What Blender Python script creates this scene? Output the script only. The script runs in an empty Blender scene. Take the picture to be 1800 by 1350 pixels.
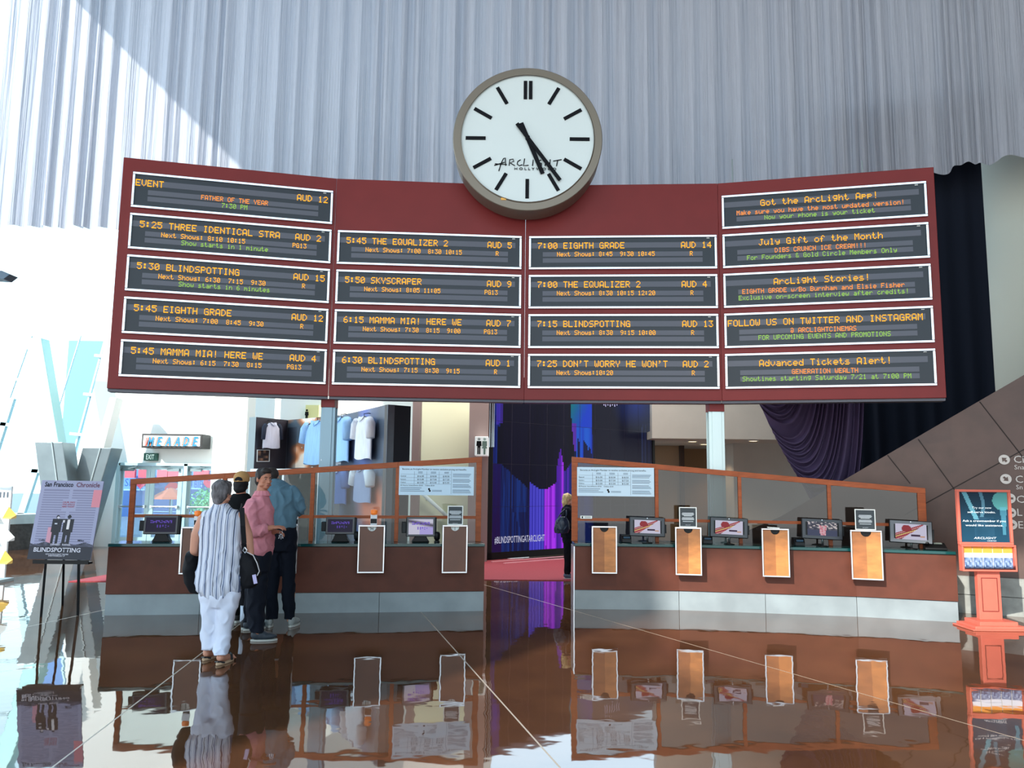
import bpy, bmesh, math, random
from math import sin, cos, pi, radians
from mathutils import Vector, Matrix
random.seed(7)
SC = bpy.context.scene
COL = SC.collection

# ------------------------------------------------------------------ camera
EYE = Vector((0, 0, 1.72)); FPX = 1400.0; TILT = 0.122; ROLL = 0.011
cam_data = bpy.data.cameras.new('camera'); cam = bpy.data.objects.new('camera', cam_data); COL.objects.link(cam)
cam_data.sensor_width = 36; cam_data.lens = FPX / 1800 * 36; cam_data.clip_end = 400
RM = Matrix.Rotation(pi / 2 + TILT, 3, 'X') @ Matrix.Rotation(ROLL, 3, 'Z')
cam.matrix_world = Matrix.Translation(EYE) @ RM.to_4x4()
SC.camera = cam
SC.view_settings.view_transform = 'Standard'; SC.view_settings.look = 'None'
SC.view_settings.exposure = 0.0; SC.view_settings.gamma = 1.0
SC.view_settings.use_curve_mapping = False

# ------------------------------------------------------------------ sky and sun
w = bpy.data.worlds.new('sky'); SC.world = w; w.use_nodes = True
nt = w.node_tree; nt.nodes.clear()
tc = nt.nodes.new('ShaderNodeTexCoord'); sp = nt.nodes.new('ShaderNodeSeparateXYZ')
ramp = nt.nodes.new('ShaderNodeValToRGB'); bg = nt.nodes.new('ShaderNodeBackground'); wo = nt.nodes.new('ShaderNodeOutputWorld')
nt.links.new(tc.outputs['Generated'], sp.inputs[0]); nt.links.new(sp.outputs[2], ramp.inputs[0])
e = ramp.color_ramp.elements
e[0].position = 0.0; e[0].color = (.86, .88, .87, 1)
e[1].position = 0.6; e[1].color = (.34, .70, 1.0, 1)
nt.links.new(ramp.outputs[0], bg.inputs[0]); nt.links.new(bg.outputs[0], wo.inputs[0])
bg.inputs[1].default_value = 3.4
sl = bpy.data.lights.new('sun', 'SUN'); sl.energy = 6.5; sl.angle = radians(0.6); sl.color = (1, .96, .9)
sun = bpy.data.objects.new('sun', sl); COL.objects.link(sun)
sun.rotation_euler = Vector((1, 1.5, -1)).to_track_quat('-Z', 'Y').to_euler()

def area(name, loc, target, size, energy, color):
    l = bpy.data.lights.new(name, 'AREA'); l.shape = 'RECTANGLE'; l.size, l.size_y = size; l.energy = energy; l.color = color
    o = bpy.data.objects.new(name, l); COL.objects.link(o); o.location = loc; o.rotation_euler = (Vector(target) - Vector(loc)).to_track_quat('-Z', 'Y').to_euler(); return o
area('lobby_fill', (.8, 16.6, 7.0), (.8, 19, 1), (6, 1.5), 650, (1, .93, .85))  # added fill light, brightens the header and cream wall at the back

# ------------------------------------------------------------------ helpers: measuring
def ray(x, y): return RM @ Vector(((x - 900) / FPX, -(y - 675) / FPX, -1))
def P(x, y, Y):
    d = ray(x, y); return EYE + d * (Y / d.y)
def F(x, y, z=0.0):
    d = ray(x, y); return EYE + d * ((z - EYE.z) / d.z)
def hit(x, y, A, B):
    """point of the sight line on the upright plane through A and B"""
    t = Vector((B[0] - A[0], B[1] - A[1], 0)); n = Vector((t.y, -t.x, 0)); d = ray(x, y)
    return EYE + d * (((Vector((A[0], A[1], 0)) - EYE).dot(n)) / d.dot(n))
def proj(p):
    c = RM.transposed() @ (Vector(p) - EYE); return 900 + FPX * c.x / -c.z, 675 - FPX * c.y / -c.z
def V(*a): return Vector(a)

# ------------------------------------------------------------------ helpers: materials
def lin(c):
    return tuple(((v / 255) / 12.92 if v / 255 <= .04045 else ((v / 255 + .055) / 1.055) ** 2.4) for v in c)
MATS = {}
def mat(name, rgb, rough=.5, metal=0.0, spec=.5, emit=0.0, noise=0.0, nscale=8.0, bump=0.0, stretch=(1, 1, 1), trans=0.0, ior=1.5):
    if name in MATS: return MATS[name]
    m = bpy.data.materials.new(name); m.use_nodes = True; t = m.node_tree; b = t.nodes['Principled BSDF']
    c = lin(rgb) + (1,)
    b.inputs['Base Color'].default_value = c; b.inputs['Roughness'].default_value = rough
    b.inputs['Metallic'].default_value = metal; b.inputs['Specular IOR Level'].default_value = spec
    b.inputs['IOR'].default_value = ior
    if emit:
        b.inputs['Emission Color'].default_value = c; b.inputs['Emission Strength'].default_value = emit
        if emit >= .8: b.inputs['Base Color'].default_value = (.01, .01, .01, 1); b.inputs['Specular IOR Level'].default_value = .2
    if noise or bump:
        g = t.nodes.new('ShaderNodeNewGeometry'); mp = t.nodes.new('ShaderNodeMapping'); n = t.nodes.new('ShaderNodeTexNoise')
        mp.inputs['Scale'].default_value = stretch; n.inputs['Scale'].default_value = nscale; n.inputs['Detail'].default_value = 5
        t.links.new(g.outputs['Position'], mp.inputs[0]); t.links.new(mp.outputs[0], n.inputs['Vector'])
        if noise:
            mx = t.nodes.new('ShaderNodeMix'); mx.data_type = 'RGBA'
            mx.inputs['A'].default_value = tuple(v * (1 - noise) for v in c[:3]) + (1,)
            mx.inputs['B'].default_value = tuple(min(1, v * (1 + noise)) for v in c[:3]) + (1,)
            rp = t.nodes.new('ShaderNodeMapRange'); rp.inputs[1].default_value = .3; rp.inputs[2].default_value = .7
            t.links.new(n.outputs['Fac'], rp.inputs[0]); t.links.new(rp.outputs[0], mx.inputs['Factor'])
            t.links.new(mx.outputs['Result'], b.inputs['Base Color'])
        if bump:
            bp = t.nodes.new('ShaderNodeBump'); bp.inputs['Strength'].default_value = bump; bp.inputs['Distance'].default_value = .01
            t.links.new(n.outputs['Fac'], bp.inputs['Height']); t.links.new(bp.outputs[0], b.inputs['Normal'])
    MATS[name] = m; return m
def paint(name, emit=0.0, rough=.5):
    """a printed picture or a lit screen: its colours live in the mesh"""
    if name in MATS: return MATS[name]
    m = bpy.data.materials.new(name); m.use_nodes = True; t = m.node_tree; b = t.nodes['Principled BSDF']
    a = t.nodes.new('ShaderNodeAttribute'); a.attribute_name = 'picture'
    b.inputs['Roughness'].default_value = rough; b.inputs['Base Color'].default_value = (.005, .005, .006, 1); b.inputs['Specular IOR Level'].default_value = .1 if emit else .3
    if not emit: t.links.new(a.outputs['Color'], b.inputs['Base Color'])
    if emit:
        t.links.new(a.outputs['Color'], b.inputs['Emission Color']); b.inputs['Emission Strength'].default_value = emit
    MATS[name] = m; return m
def glass(name, tint, refl=1.0):
    if name in MATS: return MATS[name]
    m = bpy.data.materials.new(name); m.use_nodes = True; t = m.node_tree; t.nodes.clear()
    o = t.nodes.new('ShaderNodeOutputMaterial'); mx = t.nodes.new('ShaderNodeMixShader')
    tr = t.nodes.new('ShaderNodeBsdfTransparent'); gl = t.nodes.new('ShaderNodeBsdfGlossy'); fr = t.nodes.new('ShaderNodeFresnel')
    ml = t.nodes.new('ShaderNodeMath'); ml.operation = 'MULTIPLY'; ml.inputs[1].default_value = refl; ml.use_clamp = True
    tr.inputs[0].default_value = lin(tint) + (1,); gl.inputs['Roughness'].default_value = .02
    fr.inputs[0].default_value = 1.5
    t.links.new(fr.outputs[0], ml.inputs[0]); t.links.new(ml.outputs[0], mx.inputs[0])
    t.links.new(tr.outputs[0], mx.inputs[1]); t.links.new(gl.outputs[0], mx.inputs[2]); t.links.new(mx.outputs[0], o.inputs[0])
    MATS[name] = m; return m

# ------------------------------------------------------------------ helpers: objects
def tag(o, label=None, cat=None, group=None, kind=None):
    if label: o['label'] = label
    if cat: o['category'] = cat
    if group: o['group'] = group
    if kind: o['kind'] = kind
    return o
WM = {}
def thing(name, label, cat, loc=(0, 0, 0), rz=0.0, group=None):
    o = bpy.data.objects.new(name, None); COL.objects.link(o); o.location = loc; o.rotation_euler = (0, 0, rz)
    o.empty_display_size = .1
    WM[o.name] = Matrix.Translation(Vector(loc)) @ Matrix.Rotation(rz, 4, 'Z')
    return tag(o, label, cat, group)
def link(name, me, m, parent=None, local=False, kind=None, label=None, smooth=False):
    """world-space mesh under its parent (local=True when it is already in the parent's frame)"""
    W = WM.get(parent.name, Matrix.Identity(4)) if parent else Matrix.Identity(4)
    if not local: me.transform(W.inverted())
    if m is not None:
        for k in (m if isinstance(m, (list, tuple)) else [m]): me.materials.append(k)
    if smooth:
        for p in me.polygons: p.use_smooth = True
    o = bpy.data.objects.new(name, me); COL.objects.link(o)
    if parent: o.parent = parent
    WM[o.name] = W
    if kind: o['kind'] = kind
    if label: o['label'] = label
    return o
class MB:
    def __init__(s): s.v = []; s.f = []; s.mi = []
    def add(s, vs, fs, mi=0):
        n = len(s.v); s.v += [tuple(v) for v in vs]; s.f += [tuple(i + n for i in f) for f in fs]; s.mi += [mi] * len(fs); return s
    def quad(s, a, b, c, d, mi=0): return s.add([a, b, c, d], [(0, 1, 2, 3)], mi)
    def box(s, c, size, M=None, mi=0):
        """box centred on c, M a 3x3 orientation"""
        hx, hy, hz = size[0] / 2, size[1] / 2, size[2] / 2; c = Vector(c); vs = []
        for x in (-hx, hx):
            for y in (-hy, hy):
                for z in (-hz, hz):
                    p = Vector((x, y, z)); vs.append(c + (M @ p if M else p))
        return s.add(vs, [(0, 1, 3, 2), (4, 6, 7, 5), (0, 4, 5, 1), (2, 3, 7, 6), (0, 2, 6, 4), (1, 5, 7, 3)], mi)
    def prism(s, pts, ext, mi=0):
        """polygon pushed along ext"""
        n = len(pts); ext = Vector(ext); a = [Vector(p) for p in pts]; b = [p + ext for p in a]
        return s.add(a + b, [tuple(range(n - 1, -1, -1)), tuple(range(n, 2 * n))] + [(i, (i + 1) % n, n + (i + 1) % n, n + i) for i in range(n)], mi)
    def beam(s, p0, p1, wd, dp, up=(0, 0, 1), mi=0):
        p0 = Vector(p0); p1 = Vector(p1); z = (p1 - p0).normalized(); x = z.cross(Vector(up))
        if x.length < 1e-4: x = Vector((1, 0, 0))
        x.normalize(); y = x.cross(z); M = Matrix((x, y, z)).transposed()
        return s.box((p0 + p1) / 2, (wd, dp, (p1 - p0).length), M, mi)
    def tube(s, pts, r, n=10, mi=0, cap=True):
        pts = [Vector(p) for p in pts]; rs = r if isinstance(r, (list, tuple)) else [r] * len(pts); rings = []; px = None
        for i, p in enumerate(pts):
            d = (pts[min(i + 1, len(pts) - 1)] - pts[max(i - 1, 0)]).normalized()
            if px is None:
                px = d.cross(V(0, 0, 1) if abs(d.z) < .9 else V(1, 0, 0)).normalized()
            else:
                px = (px - d * px.dot(d)).normalized()
            py = d.cross(px); rings.append([p + (px * cos(2 * pi * k / n) + py * sin(2 * pi * k / n)) * rs[i] for k in range(n)])
        vs = [v for R_ in rings for v in R_]; fs = []
        for i in range(len(pts) - 1):
            for k in range(n):
                a = i * n + k; b = i * n + (k + 1) % n; fs.append((a, b, b + n, a + n))
        if cap: fs += [tuple(range(n - 1, -1, -1)), tuple(range((len(pts) - 1) * n, len(pts) * n))]
        return s.add(vs, fs, mi)
    def lathe(s, c, prof, n=24, M=None, mi=0, cap=True):
        """prof: (r, h) pairs turned about the local Z through c"""
        c = Vector(c); vs = []
        for r, h in prof:
            for k in range(n):
                p = Vector((r * cos(2 * pi * k / n), r * sin(2 * pi * k / n), h)); vs.append(c + (M @ p if M else p))
        fs = [(i * n + k, i * n + (k + 1) % n, (i + 1) * n + (k + 1) % n, (i + 1) * n + k) for i in range(len(prof) - 1) for k in range(n)]
        if cap and prof[0][0] > 1e-5: fs.append(tuple(range(n - 1, -1, -1)))
        if cap and prof[-1][0] > 1e-5: fs.append(tuple(range((len(prof) - 1) * n, len(prof) * n)))
        return s.add(vs, fs, mi)
    def mesh(s, name):
        me = bpy.data.meshes.new(name); me.from_pydata(s.v, [], s.f)
        for p, i in zip(me.polygons, s.mi): p.material_index = i
        me.update(); return me
    def build(s, name, m, parent=None, bevel=0.0, **k):
        me = s.mesh(name)
        bm = bmesh.new(); bm.from_mesh(me); bmesh.ops.recalc_face_normals(bm, faces=bm.faces); bm.to_mesh(me); bm.free()
        o = link(name, me, m, parent, **k)
        if bevel:
            b = o.modifiers.new('bevel', 'BEVEL'); b.width = bevel; b.segments = 2; b.limit_method = 'ANGLE'
        return o
def frame_mb(M, w, h, t, d, y0=0.0, mb=None, mi=0):
    """rectangular frame in the local XZ plane of M (4x4), centred; bar width t, depth d towards -Y from y0"""
    mb = mb or MB(); R3 = M.to_3x3()
    for cx, cz, sx, sz in ((0, h / 2 - t / 2, w, t), (0, -h / 2 + t / 2, w, t), (-w / 2 + t / 2, 0, t, h - 2 * t), (w / 2 - t / 2, 0, t, h - 2 * t)):
        mb.box(M @ V(cx, y0 - d / 2, cz), (sx, d, sz), R3, mi)
    return mb
def face_matrix(p, xdir, up=(0, 0, 1)):
    """frame at p: X along xdir, Z up, -Y towards the viewer side"""
    x = Vector(xdir).normalized(); z = Vector(up); z = (z - x * z.dot(x)).normalized(); y = z.cross(x)
    return Matrix.Translation(Vector(p)) @ Matrix((x, y, z)).transposed().to_4x4()
def text(body, M, width, height, m, name='lettering', parent=None, depth=.002, shear=0.0, label=None, align='c', xscale=None, bold=0.0):
    """letters in the local XZ plane of M, centred on M's origin (align c) or starting there (l), raised by depth"""
    cu = bpy.data.curves.new('t', 'FONT'); cu.body = body; cu.extrude = 0; cu.offset = bold; cu.shear = shear; cu.resolution_u = 2
    o = bpy.data.objects.new('t', cu); COL.objects.link(o)
    dg = bpy.context.evaluated_depsgraph_get(); me = bpy.data.meshes.new_from_object(o.evaluated_get(dg))
    bpy.data.objects.remove(o); bpy.data.curves.remove(cu)
    if not me.vertices: return None
    xs = [v.co.x for v in me.vertices]; ys = [v.co.y for v in me.vertices]; x0, x1, y0, y1 = min(xs), max(xs), min(ys), max(ys)
    sy = height / .73 if not xscale else height / .73
    sx = width / (x1 - x0) if width else sy
    for v in me.vertices:
        x, y = v.co.x, v.co.y
        v.co = M @ V((x - (x0 + x1) / 2 if align == 'c' else x - x0) * sx, -depth, (y - .36) * sy)
    me.materials.clear()
    return link(name, me, m, parent, label=label)
def picture(name, a, b, c, d, nu, nv, fn, m, parent=None, label=None, th=0.0):
    """coloured grid on the quad a (top left) b (top right) c (bottom right) d (bottom left); fn(u, v) gives 0-255 colours"""
    a, b, c, d = map(Vector, (a, b, c, d)); vs = []; fs = []; cols = []
    for j in range(nv):
        for i in range(nu):
            n = len(vs)
            for (ii, jj) in ((i, j), (i + 1, j), (i + 1, j + 1), (i, j + 1)):
                u, v = ii / nu, jj / nv; vs.append((a * (1 - u) + b * u) * (1 - v) + (d * (1 - u) + c * u) * v)
            fs.append((n + 3, n + 2, n + 1, n)); cols += [lin(fn((i + .5) / nu, (j + .5) / nv)) + (1,)] * 4
    me = bpy.data.meshes.new(name); me.from_pydata([tuple(v) for v in vs], [], fs); me.update()
    at = me.color_attributes.new('picture', 'FLOAT_COLOR', 'CORNER')
    li = 0
    for p in me.polygons:
        q = p.index * 4
        for k in p.loop_indices: at.data[k].color = cols[q]
    return link(name, me, m, parent, label=label)
def copy_tree(o, parent=None):
    c = o.copy(); COL.objects.link(c); c.parent = parent
    for ch in list(o.children): copy_tree(ch, c)
    return c
def mixc(a, b, t): t = max(0, min(1, t)); return tuple(x * (1 - t) + y * t for x, y in zip(a, b))
def hsh(*a): x = sin(sum((i + 1) * 12.9898 * v for i, v in enumerate(a)) + .37) * 43758.5453; return x - math.floor(x)
def vnoise(x, y):
    xi, yi = math.floor(x), math.floor(y); u, v = x - xi, y - yi; u = u * u * (3 - 2 * u); v = v * v * (3 - 2 * v)
    return (hsh(xi, yi) * (1 - u) + hsh(xi + 1, yi) * u) * (1 - v) + (hsh(xi, yi + 1) * (1 - u) + hsh(xi + 1, yi + 1) * u) * v

# common materials
CHROME = mat('brushed_aluminium', (205, 208, 212), .28, 1.0)
STEEL = mat('painted_steel', (150, 165, 168), .45, .2)
BLACK = mat('black_plastic', (10, 11, 13), .45, spec=.25)
WHITE = mat('white_paint', (232, 236, 232), .6)
INK = mat('black_ink', (12, 15, 22), .7, spec=.2)
WOOD = mat('cherry_wood_frame', (150, 74, 34), .45, spec=.3, noise=.2, nscale=6, stretch=(1, 1, 6))
# ================================================================== THE SETTING
def floor_material():
    m = bpy.data.materials.new('polished_concrete'); m.use_nodes = True; t = m.node_tree; b = t.nodes['Principled BSDF']; L = t.links.new
    g = t.nodes.new('ShaderNodeNewGeometry')
    n1 = t.nodes.new('ShaderNodeTexNoise'); n1.inputs['Scale'].default_value = .45; n1.inputs['Detail'].default_value = 7; n1.inputs['Roughness'].default_value = .62
    L(g.outputs['Position'], n1.inputs['Vector'])
    r = t.nodes.new('ShaderNodeValToRGB'); L(n1.outputs['Fac'], r.inputs[0])
    e = r.color_ramp.elements; e[0].position = .32; e[0].color = lin((66, 41, 28)) + (1,); e[1].position = .68; e[1].color = lin((108, 70, 44)) + (1,)
    prev = None
    pairs = [((90, 1350), (365, 1140)), ((735, 1070), (985, 1350)), ((900, 1042), (1795, 1300)), ((65, 1098), (138, 1082))]
    for (p, q) in pairs:
        A, B = F(*p), F(*q); d = (B - A).normalized(); n = V(-d.y, d.x, 0); c = n.dot(A)
        dt = t.nodes.new('ShaderNodeVectorMath'); dt.operation = 'DOT_PRODUCT'; dt.inputs[1].default_value = n; L(g.outputs['Position'], dt.inputs[0])
        sb = t.nodes.new('ShaderNodeMath'); sb.operation = 'SUBTRACT'; sb.inputs[1].default_value = c; L(dt.outputs['Value'], sb.inputs[0])
        ab = t.nodes.new('ShaderNodeMath'); ab.operation = 'ABSOLUTE'; L(sb.outputs[0], ab.inputs[0])
        if prev is None: prev = ab.outputs[0]
        else:
            mn = t.nodes.new('ShaderNodeMath'); mn.operation = 'MINIMUM'; L(prev, mn.inputs[0]); L(ab.outputs[0], mn.inputs[1]); prev = mn.outputs[0]
    lt = t.nodes.new('ShaderNodeMath'); lt.operation = 'LESS_THAN'; lt.inputs[1].default_value = .0065; L(prev, lt.inputs[0])
    mx = t.nodes.new('ShaderNodeMix'); mx.data_type = 'RGBA'; L(lt.outputs[0], mx.inputs['Factor']); L(r.outputs[0], mx.inputs['A'])
    mx.inputs['B'].default_value = lin((176, 160, 140)) + (1,); L(mx.outputs['Result'], b.inputs['Base Color'])
    mr = t.nodes.new('ShaderNodeMapRange'); mr.inputs[3].default_value = .025; mr.inputs[4].default_value = .4; L(lt.outputs[0], mr.inputs[0]); L(mr.outputs[0], b.inputs['Roughness'])
    n2 = t.nodes.new('ShaderNodeTexNoise'); n2.inputs['Scale'].default_value = 2.2; n2.inputs['Detail'].default_value = 2.5; L(g.outputs['Position'], n2.inputs['Vector'])
    bp = t.nodes.new('ShaderNodeBump'); bp.inputs['Strength'].default_value = 1; bp.inputs['Distance'].default_value = .0022; L(n2.outputs['Fac'], bp.inputs['Height']); L(bp.outputs[0], b.inputs['Normal'])
    b.inputs['IOR'].default_value = 2.3
    return m
FLOOR = floor_material()
mb = MB(); mb.box((0, 5.6, -.1), (36, 33.8, .2)); mb.build('floor', FLOOR, kind='structure')
mb = MB(); mb.box((-6, 53, -.13), (90, 60.9, .2)); o = mb.build('street_ground', mat('asphalt', (120, 122, 128), .9, noise=.2), kind='structure')

PLASTER = mat('white_plaster', (236, 240, 236), .85)
CREAM = mat('cream_plaster', (240, 240, 206), .85)
BEIGE = mat('beige_plaster', (172, 168, 160), .8, noise=.04, nscale=2)
MAUVE = mat('mauve_plaster', (150, 130, 126), .75)
DARKC = mat('dark_sky_blocker', (70, 72, 78), .9)
# roof over the hall: its left edge throws the slanted shade on the big curtain
mb = MB(); mb.box((-.2, 4, 15.15), (24.6, 28.6, .3)); mb.build('ceiling', mat('ceiling_grey', (120, 124, 130), .9), kind='structure')
mb = MB(); mb.box((6.6, 24.5, 15.15), (11, 12.2, .3)); mb.build('ceiling_sky_blocker', DARKC, kind='structure')  # unseen roof piece, added to keep sky light off the back right
mb = MB(); mb.box((12.1, 6, 7.5), (.3, 26, 15)); mb.build('wall_right', mat('hall_wall_grey', (96, 92, 92), .8), kind='structure')
mb = MB(); mb.box((-12.65, -1.5, 10.5), (.3, 18.4, 9)); mb.build('wall_left_sun_blocker', PLASTER, kind='structure')  # unseen upper wall, shaped to limit where the sun gets in

# back wall with the street doors: left edge leans, doorway left open
YB = 20.2
def B(x, y, Y=YB): return P(x, y, Y)
e0, e1 = B(193, 570), B(112, 890)
def edge_x(z): return e1.x + (e0.x - e1.x) * (z - e1.z) / (e0.z - e1.z)
dx0, dx1, dz1 = B(206, 900).x, B(376, 900).x, B(290, 815).z
mb = MB()
mb.prism([V(edge_x(0), YB, 0), V(dx0, YB, 0), V(dx0, YB, dz1), V(edge_x(dz1), YB, dz1)], (0, .25, 0))
mb.prism([V(edge_x(dz1), YB, dz1), V(dx1 + .1, YB, dz1), V(dx1 + .1, YB, 9.5), V(edge_x(9.5), YB, 9.5)], (0, .25, 0))
mb.build('wall_back', PLASTER, kind='structure')
x0, x1 = P(374, 850, 19.6).x, P(432, 850, 19.6).x
mb = MB(); mb.box(((x0 + x1) / 2, 19.75, 4.75), (x1 - x0, .6, 9.5)); mb.build('trim_1', WHITE, kind='structure')
x0, x1 = P(430, 850, 21.5).x, P(870, 850, 21.5).x
mb = MB(); mb.box(((x0 + x1) / 2, 21.7, 4.75), (x1 - x0, .3, 9.5)); mb.build('wall_shop', PLASTER, kind='structure')
# cream side wall with a handrail line, between two mauve pillars
x0, x1 = P(722, 850, 18.9).x, P(828, 850, 18.9).x
mb = MB(); mb.box(((x0 + x1) / 2, 19.05, 2.0), (x1 - x0, .25, 4.0)); mb.build('wall_stair', CREAM, kind='structure')
mb = MB(); mb.box(((x0 + x1) / 2, 19.05, 6.7), (x1 - x0, .25, 5.4)); mb.build('trim_2', WHITE, kind='structure')
a, c = P(735, 860, 18.85), P(806, 925, 18.85)
hr = thing('handrail', 'pale handrail sloping down the cream wall behind the left ticket counter', 'handrail', (a.x, 18.85, 0))
mb = MB(); mb.tube([a + V(0, -.06, 0), c + V(0, -.06, 0), c + V(.1, -.03, -.03)], .045, 10); mb.build('rail', WHITE, hr, smooth=True)
for t_ in (.2, .85):
    p = a.lerp(c, t_); mb = MB(); mb.tube([p + V(0, .08, -.08), p + V(0, -.05, -.06), p + V(0, -.06, 0)], .012, 6); mb.build('bracket', CHROME, hr)
x0, x1 = P(722, 850, 17.9).x, P(735, 850, 17.9).x
mb = MB(); mb.box(((x0 + x1) / 2, 18.1, 2.0), (x1 - x0, .4, 4.0)); mb.build('trim_3', MAUVE, kind='structure')
x0, x1 = P(823, 850, 17.4).x, P(857, 850, 17.4).x
mb = MB(); mb.box(((x0 + x1) / 2, 17.65, 4.0), (x1 - x0, .5, 8.0)); mb.build('trim_4', MAUVE, kind='structure')

# leaning glass facade at the far left
YG = 21.0
def G(x, y, Y=YG): return P(x, y, Y)
mb = MB()
def mull(x0, y0, x1, y1, wpx, d=.12):
    mb.beam(G(x0, y0), G(x1, y1), wpx / FPX * YG, d, up=(0, 1, 0))
mull(56, 590, -40, 860, 2, .05); mull(22, 700, -22, 840, 10); mull(82, 770, 36, 910, 11); mull(196, 560, 112, 860, 3, .08); mull(142, 590, 80, 790, 1.6, .05)
mull(-60, 737, 80, 755, 6); mull(-60, 820, 82, 829, 6); mull(28, 667, 66, 671, 5); mull(-60, 903, 120, 908, 8)
mull(155, 694, 172, 696, 5, .5); mull(174, 627, 190, 629, 5, .5); mull(131, 763, 152, 765, 5, .5); mull(-60, 610, -20, 930, 10)
mb.build('window_1', mat('pale_mullion', (176, 208, 214), .4, .2), kind='structure')
mb = MB(); a, b_, c, d = G(-260, 905), G(112, 905), G(330, 5), G(-260, 5)
mb.quad(a, b_, c, d); mb.build('window_2', glass('facade_glass', (232, 250, 251)), kind='structure')
# low granite wall under it
p0, p1 = F(-260, 985), F(178, 957); mb = MB()
mb.prism([V(p0.x, p0.y, 0), V(p1.x, p1.y, 0), V(p1.x, p1.y + .5, 0), V(p0.x, p0.y + .5, 0)], (0, 0, .6)); mb.build('wall_granite', mat('dark_granite', (74, 72, 70), .35, noise=.35, nscale=14), kind='structure')
mb = MB(); mb.prism([V(p0.x, p0.y - .04, .6), V(p1.x + .04, p1.y - .04, .6), V(p1.x + .04, p1.y + .8, .6), V(p0.x, p0.y + .8, .6)], (0, 0, .22)); mb.build('trim_5', mat('pale_stone', (176, 190, 190), .6, noise=.08), kind='structure')

# two leaning steel columns in a V, each with a wider sleeve at its foot
def leaning(Y, top, knee, foot, wt, wk, wf, label, sl_px, sm=None):
    t3, k3, f3 = P(*top, Y), P(*knee, Y), F(*foot); 
    r = thing('leaning_column', label, 'column', (f3.x, f3.y, 0), 0, 'leaning columns of the glass wall')
    s = Y / FPX; mb = MB()
    def slab(p, q, w0, w1, d, off=0.0):
        vs = []
        for c_, w_ in ((p, w0), (q, w1)):
            for sx, sy in ((-1, -1), (1, -1), (1, 1), (-1, 1)): vs.append(c_ + V(sx * w_ / 2 + off, sy * d / 2, 0))
        mb.add(vs, [(3, 2, 1, 0), (4, 5, 6, 7), (0, 1, 5, 4), (1, 2, 6, 5), (2, 3, 7, 6), (3, 0, 4, 7)])
    slab(k3 - (t3 - k3) * .1, t3, wk * s * .95, wt * s, .35); mb.build('shaft', sm or mat('steel_pale_green', (150, 196, 196), .42, .35), r, bevel=.01)
    mb = MB(); slab(f3, k3, wf * s, sl_px * s, .55); mb.build('sleeve', mat('steel_brushed', (138, 152, 156), .36, .6, noise=.08, nscale=3), r, bevel=.012)
    mb = MB(); u = (k3 - f3); mb.beam(f3 + V(sl_px * s * .12, -.285, 0), k3 + V(sl_px * s * .12, -.285, 0), .03, .02, up=(0, 1, 0)); mb.build('seam_strip', STEEL, r)
leaning(18.8, (66, 596), (97, 778), (122, 966), 28, 28, 50, 'pale steel column leaning left beside the newspaper poster easel', 48)
leaning(19.2, (205, 700), (181, 788), (131, 962), 12, 16, 44, 'steel column leaning right, just left of the street doors', 50, WHITE)

# inclined brown wall on the right with its concrete base
wa, wb_ = F(1690, 1076), F(1800, 1084)
def WR(x, y): return hit(x, y, wa, wb_)
far = WR(2050, 700); lo = WR(1250, 960)
top2 = WR(2050, 513); d = (wb_ - wa).normalized(); nrm = V(-d.y, d.x, 0)
if nrm.y < 0: nrm = -nrm
def brown():
    m = mat('brown_wall_panels', (84, 62, 54), .5, noise=.16, nscale=3)
    return m
mb = MB(); mb.prism([V(lo.x, lo.y, 0), V(far.x, far.y, 0), top2, WR(1800, 659), WR(1600, 775.5), WR(1495, 837), WR(1370, 909), lo], nrm * .5)
mb.build('wall_stairs', brown(), kind='structure')
mb = MB()
for (p, q) in (((1614, 772), (1676, 858)), ((1722, 706), (1800, 806)), ((1676, 858), (1740, 940)), ((1590, 905), (1676, 858)), ((1676, 858), (1800, 790)), ((1560, 800), (1600, 850))):
    A_, B_ = WR(*p) - nrm * .003, WR(*q) - nrm * .003; mb.beam(A_, B_, .012, .01, up=nrm)
mb.build('trim_6', mat('dark_joint', (38, 28, 26), .8), kind='structure')
bt = (856.6 - 1012) ; zb = WR(1700, 1012).z
mb = MB(); o_ = -nrm * .06
for i, (za, zc) in enumerate(((0, zb / 2 - .004), (zb / 2 + .004, zb))):
    for k in range(6):
        A_ = wa + d * (-3 + k * 1.45) + o_; B_ = wa + d * (-3 + k * 1.45 + 1.44) + o_
        mb.prism([V(A_.x, A_.y, za), V(B_.x, B_.y, za), V(B_.x, B_.y, zc), V(A_.x, A_.y, zc)], -o_ * .98)
mb.build('baseboard_right', mat('grey_stone_base', (138, 140, 134), .55, noise=.22, nscale=7), kind='structure')
# round white column top right
pc = P(1733, 400, 15.2); mb = MB(); mb.lathe((pc.x + .95, 15.75, 0), [(.95, 0), (.95, 12)], 48); mb.build('trim_7', mat('column_plaster', (206, 212, 200), .7), kind='structure', smooth=True)

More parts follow.
